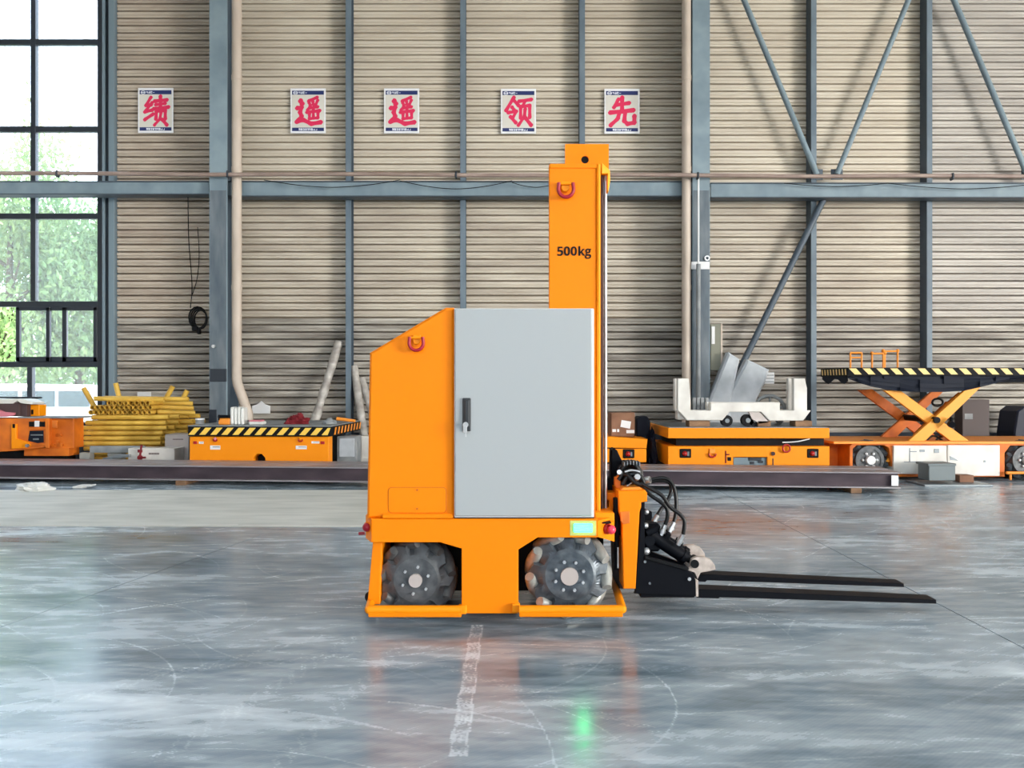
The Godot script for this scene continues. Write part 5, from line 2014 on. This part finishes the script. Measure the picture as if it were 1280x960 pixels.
func white_frame(dc: float) -> void:
	var d := dc + 0.12
	var base: float = P(0, 534, dc).y
	var st: SurfaceTool
	var t := thing("undercarriage", Vector3(P(930, 0, d).x, base, -d - 0.35), "off-white steel undercarriage with upright ends on the lift cart", "undercarriage")
	for k in 2:
		var z := 0.19 * k
		var l := [847, 473, 861, 473, 863, 495, 863, 513, 888, 513, 888, 503, 975, 503, 975, 513, 992, 513, 992, 473, 1006, 473, 1009, 485, 1009, 513, 1014, 513, 1011, 517, 1004, 526, 962, 526, 951, 515, 912, 515, 903, 525.5, 859, 525.5, 851, 517, 847, 513]
		st = S()
		var pl := PackedVector2Array()
		for q in PP(l, d):
			pl.append(q)
		prism(st, pl, -d - z, -d - z - 0.07, 0.008)
		part("side_rail", st, M.white_dirty, t)
	for q in [[848.0, 475.0, 860.0, 525.0], [994.0, 475.0, 1005.0, 525.0]]:
		st = S()
		var a := P(q[0], q[3], d)
		var b := P(q[2], q[1], d)
		sbox(a.x, a.y, -d - 0.06, b.x - 0.02, a.y + 0.12, -d - 0.2, st, 0.01)
		part("cross_member", st, M.white_dirty, t)
	st = S()
	for x in [866.0, 871.0, 876.0, 882.0]:
		pbox(st, x, 497, x + 4, 515, d + 0.3, 0.05, 0.004)
	part("post", st, M.grey_mid, t)
	# black casters under the frame
	for q in [[909.0, 526.0, 0.07], [935.0, 526.0, 0.075], [944.0, 524.0, 0.085]]:
		st = S()
		var p := P(q[0], q[1], d + 0.05)
		cyl(st, Vector3(p.x, base + q[2], p.z), Vector3(p.x, base + q[2], p.z - 0.08), q[2], 16)
		var cs := part("caster", st, M.rubber, t)
		st = S()
		cyl(st, Vector3(p.x, base + q[2], p.z), Vector3(p.x, base + q[2], p.z + 0.008), q[2] * 0.4, 12)
		part("hub", st, M.zinc, cs)
	st = S()
	prism(st, PP([936, 515, 950, 515, 962, 528, 950, 530, 940, 524], d + 0.02), -d - 0.02, -d - 0.06, 0.004)
	part("fork_arm", st, M.hub, t)
	# wooden blocks
	for q in [[862, 888, "leftmost wooden block"], [948, 964, "middle wooden block"], [995, 1016, "rightmost wooden block"]]:
		org = Vector3(P((q[0] + q[1]) / 2.0, 0, d).x, base, -d - 0.1)
		st = S()
		var a := P(q[0], 526, d)
		var b := P(q[1], 526, d)
		sbox(a.x, base, -d - 0.02, b.x, a.y - 0.002, -d - 0.22, st, 0.004)
		solo("wood_block", st, M.wood, q[2] + " under the white undercarriage on the lift cart", "wood block", "blocks under the white frame")
	# spoked hand wheel lying behind the frame
	org = P(962, 513, d + 0.35)
	t = thing("hand_wheel", Vector3(org.x, base, org.z), "grey spoked wheel rim standing behind white frame's cross bar", "wheel")
	var c := P(962, 514, d + 0.35)
	ring_part("rim", c, 0.2, 0.024, M.grey_mid, t)
	st = S()
	for k in 5:
		var an := TAU * k / 5.0 + 0.3
		cyl(st, c, c + Vector3(cos(an), sin(an), 0) * 0.2, 0.014, 8)
	part("spoke", st, M.grey_mid, t)
	st = S()
	cyl(st, c + Vector3(0, 0, -0.04), c + Vector3(0, 0, 0.04), 0.05, 14)
	cyl(st, Vector3(c.x, base, c.z), Vector3(c.x, c.y - 0.17, c.z), 0.02, 8)
	part("hub", st, M.zinc, t)
	# foam sheets leaning on the wall
	for s in [[[884, 597, 886, 503, 911, 440, 925, 449, 914, 503, 912, 597], 11.25, "left pale blue-grey foam slab leaning behind the lower brace"], [[905, 597, 908, 500, 934.5, 449, 962, 462, 957, 478, 946, 500, 944, 597], 11.3, "right, larger pale blue-grey foam slab leaning behind white frame"]]:
		var dd: float = s[1]
		org = Vector3(P(s[0][2], 0, dd).x, 0, -dd - 0.1)
		st = S()
		prism(st, PP(s[0], dd), -dd, -dd - 0.18, 0.03)
		solo("foam_slab", st, M.foam, s[2], "foam slab", "foam slabs leaning on the wall")
	org = P(962, 473, 11.6)
	t = thing("wall_box", org, "small pale wall box right of the larger foam slab", "box")
	st = S()
	pbox(st, 952, 465.5, 968, 480, 11.6, 0.25, 0.006)
	part("case", st, M.label_white, t)
	st = S()
	for y in [469.0, 473.0, 477.0]:
		pbox(st, 953, y - 0.5, 967.5, y + 0.5, 11.595, 0.01, 0.0)
	part("slot", st, M.grey_mid, t)

func scissor_lift() -> void:
	var d := 9.6
	var st: SurfaceTool
	var t := thing("scissor_lift", Vector3(P(1190, 0, d).x, 0, -d - 0.45), "large orange scissor lift vehicle with raised black skirted platform at right edge", "scissor lift")
	# chassis: deck, wheel arches
	st = S()
	prism(st, PP([1062, 577, 1062, 558, 1066, 554, 1250, 554, 1256, 554, 1380, 554, 1380, 592, 1310, 592, 1310, 566, 1303, 557, 1263, 557, 1256, 566, 1256, 596, 1118, 596, 1116, 586, 1111, 560, 1105, 556.5, 1071, 556.5, 1066, 561, 1066, 596, 1062, 596], d), -d, -d - 0.95, 0.005)
	var ch := part("chassis", st, M.rust_shade_orange, t)
	st = S()
	pbox(st, 1042, 551.8, 1380, 555, d - 0.02, 1.0, 0.003)
	part("deck", st, M.pale_orange, ch)
	st = S()
	pbox(st, 1067, 556, 1112, 600, d + 0.25, 0.03, 0.0)
	pbox(st, 1257, 556, 1309, 600, d + 0.25, 0.03, 0.0)
	pbox(st, 1118, 594, 1256, 600, d + 0.3, 0.03, 0.0)
	part("arch_lining", st, M.black, ch)
	# rear cabinet of the chassis, left
	st = S()
	pbox(st, 1036, 553, 1063, 592, d + 0.35, 0.6, 0.006)
	var rb := part("rear_box", st, M.rust_shade_orange, t)
	st = S()
	prism(st, PP([1049, 562, 1050, 556, 1053, 554, 1055, 556, 1057, 562, 1055, 562, 1053, 558, 1051, 562], d + 0.345), -d - 0.345, -d - 0.36, 0.0)
	part("latch", st, M.black, rb)
	# wheels
	for q in [[1087.0, 575.0, 0.18], [1283.0, 575.0, 0.2]]:
		var c := P(q[0], q[1], d + 0.04)
		var r: float = c.y + 0.0
		st = S()
		cyl(st, c + Vector3(0, 0, -0.18), c, r * 0.6, 24)
		lathe(st, c + Vector3(0, 0, -0.18), Vector3(0, 0, 1), [[r * 0.75, 0.0], [r * 0.8, 0.1], [r * 0.7, 0.19], [r * 0.55, 0.19]], 24)
		var w := part("mecanum_wheel", st, M.dark_metal, t)
		for k in 10:
			var an := TAU * k / 10.0
			st = S()
			var rad := Vector3(cos(an), sin(an), 0)
			var ax := (Vector3(-sin(an), cos(an), 0) * 0.7 + Vector3(0, 0, -0.7)).normalized()
			lathe(st, c + rad * r * 0.82 + Vector3(0, 0, -0.08), ax, [[0.0, -r * 0.4], [r * 0.12, -r * 0.4], [r * 0.18, 0.0], [r * 0.12, r * 0.4], [0.0, r * 0.4]], 10)
			part("roller", st, M.mid_metal, w)
		st = S()
		cyl(st, c, c + Vector3(0, 0, 0.05), 0.055, 18)
		for k in 6:
			var an := TAU * k / 6.0
			ball(st, c + Vector3(cos(an) * 0.09, sin(an) * 0.09, 0.01), Vector3.ONE * 0.018, 8)
		part("hub", st, M.label_white, w)
	# white battery boxes slung between the wheels
	for q in [[1117.0, 557.0, 1183.5, 592.5], [1184.5, 556.5, 1250.0, 595.0]]:
		st = S()
		pbox(st, q[0], q[1], q[2], q[3], d - 0.03, 0.5, 0.006)
		var bb := part("battery_box", st, M.white_dirty, t)
		if q[0] < 1150:
			for u in [[1150.0, 562.0, 1156.0, 565.0], [1168.0, 561.0, 1174.0, 566.0], [1138.0, 564.0, 1146.0, 565.0], [1130.0, 577.0, 1150.0, 577.8], [1137.0, 560.0, 1137.8, 577.0], [1148.0, 582.0, 1154.0, 590.0]]:
				st = S()
				pbox(st, u[0], u[1], u[2], u[3], d - 0.036, 0.012, 0.001)
				part("fitting", st, M.zinc, bb)
		else:
			st = S()
			prism(st, PP([1187, 570, 1192, 572, 1198, 576, 1188, 575], d - 0.034), -d + 0.034, -d + 0.02, 0.0)
			pbox(st, 1230, 575.5, 1232.5, 578, d - 0.036, 0.012, 0.001)
			part("fitting", st, M.zinc, bb)
	st = S()
	cyl(st, P(1258, 591, d - 0.08), P(1380, 591, d - 0.08), 0.018, 10)
	cyl(st, P(1263, 592, d - 0.07), P(1263, 600, d - 0.07), 0.014, 8)
	part("bumper_rail", st, M.pale_orange, t)
	# scissor arms, near pair and far pair
	for k in 2:
		var dd := d + 0.1 + 0.72 * k
		var off := -dd
		var s := (d + 0.1)
		for arm in [[1105, 488, 1124, 487, 1247, 577, 1222, 577, 0.0], [1203, 488, 1224, 483, 1127, 577, 1104, 577, 0.02]]:
			var pl := PP([arm[0], arm[1], arm[2], arm[3], arm[4], arm[5], arm[6], arm[7]], s)
			st = S()
			prism(st, pl, off + arm[8] * 2.5, off + arm[8] * 2.5 - 0.045, 0.005)
			part("scissor_arm", st, M.scissor if k == 0 else M.rust_shade_orange, t)  # far pair takes a darker orange, painting the shade it stands in
	st = S()
	var pc := P(1170, 525, d + 0.05)
	cyl(st, pc + Vector3(0, 0, -0.9), pc + Vector3(0, 0, 0.03), 0.04, 16)
	part("pivot", st, M.black_paint, t)
	st = S()
	cyl(st, P(1188, 530, d), P(1190, 531, d - 0.06), 0.04, 12)
	cyl(st, P(1189, 522, d), P(1189, 529, d - 0.03), 0.02, 8)
	part("pivot", st, M.black_paint, t)
	st = S()
	cyl(st, P(1145, 545, d + 0.4), P(1185, 505, d + 0.45), 0.045, 14)
	cyl(st, P(1185, 505, d + 0.45), P(1200, 492, d + 0.45), 0.028, 12)
	cyl(st, P(1200, 556, d + 0.3), P(1180, 535, d + 0.35), 0.03, 10)
	part("lift_cylinder", st, M.rust_shade_orange, t)
	st = S()
	ring_off(st, P(1172, 503, d + 0.3), 0.07, 0.014)
	tube(st, spline([P(1150, 560, d + 0.2), P(1165, 545, d + 0.2), P(1180, 552, d + 0.2), P(1196, 562, d + 0.2)]), 0.014, 6)
	tube(st, spline([P(1165, 570, d + 0.2), P(1172, 548, d + 0.2), P(1190, 545, d + 0.2)]), 0.014, 6)
	part("hose", st, M.hose, t)
	# platform
	var dp := d - 0.02
	st = S()
	pbox(st, 1060, 459.5, 1380, 470, dp, 0.85, 0.004)
	var pf := part("platform", st, M.black_paint, t)
	var x := 1061.0
	while x < 1290:
		st = S()
		prism(st, PP([x, 460.5, x + 9.0, 460.5, x + 16, 468, x + 7.5, 468], dp), -dp + 0.004, -dp, 0.0)
		part("hazard_stripe", st, M.pale_stripe, pf)
		x += 17.2
	var xl := P(1060, 0, dp).x
	for k in 9:
		st = S()
		var z := -dp - 0.04 - k * 0.09
		var ya := P(0, 468.5, dp).y
		var yb := P(0, 461, dp).y
		quad(st, Vector3(xl - 0.002, ya, z), Vector3(xl - 0.002, ya, z - 0.04), Vector3(xl - 0.002, yb, z - 0.055), Vector3(xl - 0.002, yb, z - 0.015), Vector3(xl + 1, ya, z))
		part("hazard_stripe", st, M.pale_stripe, pf)
	# hanging skirt with a sagging hem
	st = S()
	var hem := [[1060, 473], [1072, 478], [1088, 483], [1105, 486.5], [1125, 489], [1150, 490], [1180, 490], [1205, 488.5], [1225, 484], [1245, 479], [1262, 474.5], [1285, 471.5]]
	for i in hem.size() - 1:
		var u: Array = hem[i]
		var v: Array = hem[i + 1]
		for j in 4:
			var d0 := dp + 0.03 + 0.02 * sin(i * 1.7 + j)
			var f0 := j / 4.0
			var f1 := (j + 1) / 4.0
			var g := 0.03 * sin(j * 1.4)
			var a := P(u[0], lerpf(469, u[1], f0), d0 + 0.025 * sin(i * 2.1) * f0)
			var b := P(v[0], lerpf(469, v[1], f0), d0 + 0.025 * sin((i + 1) * 2.1) * f0)
			var e := P(v[0], lerpf(469, v[1], f1), d0 + 0.025 * sin((i + 1) * 2.1) * f1 - g * 0.3)
			var f := P(u[0], lerpf(469, u[1], f1), d0 + 0.025 * sin(i * 2.1) * f1 - g * 0.3)
			quad(st, a, b, e, f, a + Vector3(0, 0, -5))
	part("skirt", st, M.skirt, pf, "black sagging skirt")
	st = S()
	var xr := P(1060, 0, dp + 0.03).x
	for k in 8:
		var z0 := -dp - 0.03 - k * 0.1
		var h0 := 0.07 + 0.035 * sin(k * 1.3)
		var h1 := 0.07 + 0.035 * sin((k + 1) * 1.3)
		var yt := P(0, 469.5, dp).y
		quad(st, Vector3(xr, yt, z0), Vector3(xr, yt, z0 - 0.1), Vector3(xr, yt - h1, z0 - 0.1), Vector3(xr, yt - h0, z0), Vector3(xr + 2, yt, z0))
	pbox(st, 1075, 468, 1300, 478, dp + 0.7, 0.02, 0.0)
	part("skirt", st, M.skirt, pf)
	# folding rails on the platform
	for q in [[1063, 1077, 441], [1104, 1122, 439], [1090, 1106, 442]]:
		st = S()
		var dd := dp + 0.45
		cyl(st, P(q[0], 461, dd), P(q[0], q[2], dd), 0.013, 8)
		cyl(st, P(q[1], 461, dd), P(q[1], q[2], dd), 0.013, 8)
		cyl(st, P(q[0], q[2], dd), P(q[1], q[2], dd), 0.013, 8)
		if q[0] < 1070:
			cyl(st, P(q[0], 447, dd), P(q[1], 447, dd), 0.01, 8)
		else:
			ball(st, P(q[0], q[2] - 0.5, dd), Vector3.ONE * 0.025, 8)
			ball(st, P(q[1], q[2] - 0.5, dd), Vector3.ONE * 0.025, 8)
		part("guard_rail", st, M.pale_orange, pf)
	# grey control box on its plate, on the floor in front
	var g := P(1177, 601, 9.15)
	t = thing("control_box", Vector3(g.x, 0, -9.3), "grey metal control box on a flat base plate before the scissor lift", "box")
	st = S()
	pbox(st, 1161, 581.5, 1194.5, 601, 9.15, 0.25, 0.008)
	part("case", st, M.grey_box, t)
	st = S()
	pbox(st, 1160, 579.5, 1195.5, 582.5, 9.14, 0.28, 0.004)
	part("lid", st, M.grey_box, t)
	st = S()
	sbox(P(1153, 0, 9.1).x, 0.0, -9.05, P(1238, 0, 9.1).x, 0.025, -9.5, st, 0.004)
	part("base_plate", st, M.zinc, t)
	org = Vector3(P(1205, 0, 9.3).x, 0.025, -9.3)
	st = S()
	sbox(P(1196.5, 0, 9.3).x, 0.025, -9.25, P(1214.5, 0, 9.3).x, 0.11, -9.4, st, 0.005)
	solo("wood_block", st, M.card, "brown wooden block on the base plate right of control box", "wood block")
	# brown sheet and dark cover at the back
	org = Vector3(P(1221, 0, 10.9).x, 0, -10.95)
	t = thing("wooden_board", org, "brown upright board with a faint pale mark behind scissor arms", "board")
	st = S()
	sbox(P(1203, 0, 10.9).x, 0.0, -10.9, P(1237, 0, 10.9).x, P(0, 499.5, 10.9).y, -11.1, st, 0.006)
	part("board", st, M.brown_plate, t)
	st = S()
	pbox(st, 1206, 517, 1216, 524, 10.897, 0.004, 0.0)
	part("mark", st, M.grey_mid, t)
	org = Vector3(P(1282, 0, 11.0).x, 0, -11.2)
	st = S()
	prism(st, PP([1266, 586, 1268, 540, 1272, 514, 1280, 508, 1330, 508, 1330, 586], 11.0), -11.0, -11.4, 0.02)
	solo("blue_cover", st, M.blue_tarp, "dark blue covered crate at right picture edge behind the scissor lift", "crate")

func ring_off(st: SurfaceTool, c: Vector3, r: float, th: float) -> void:
	var pts := PackedVector3Array()
	for i in 13:
		pts.append(c + Vector3(cos(TAU * i / 12.0) * r, sin(TAU * i / 12.0) * r * 0.7, 0))
	tube(st, pts, th, 6)
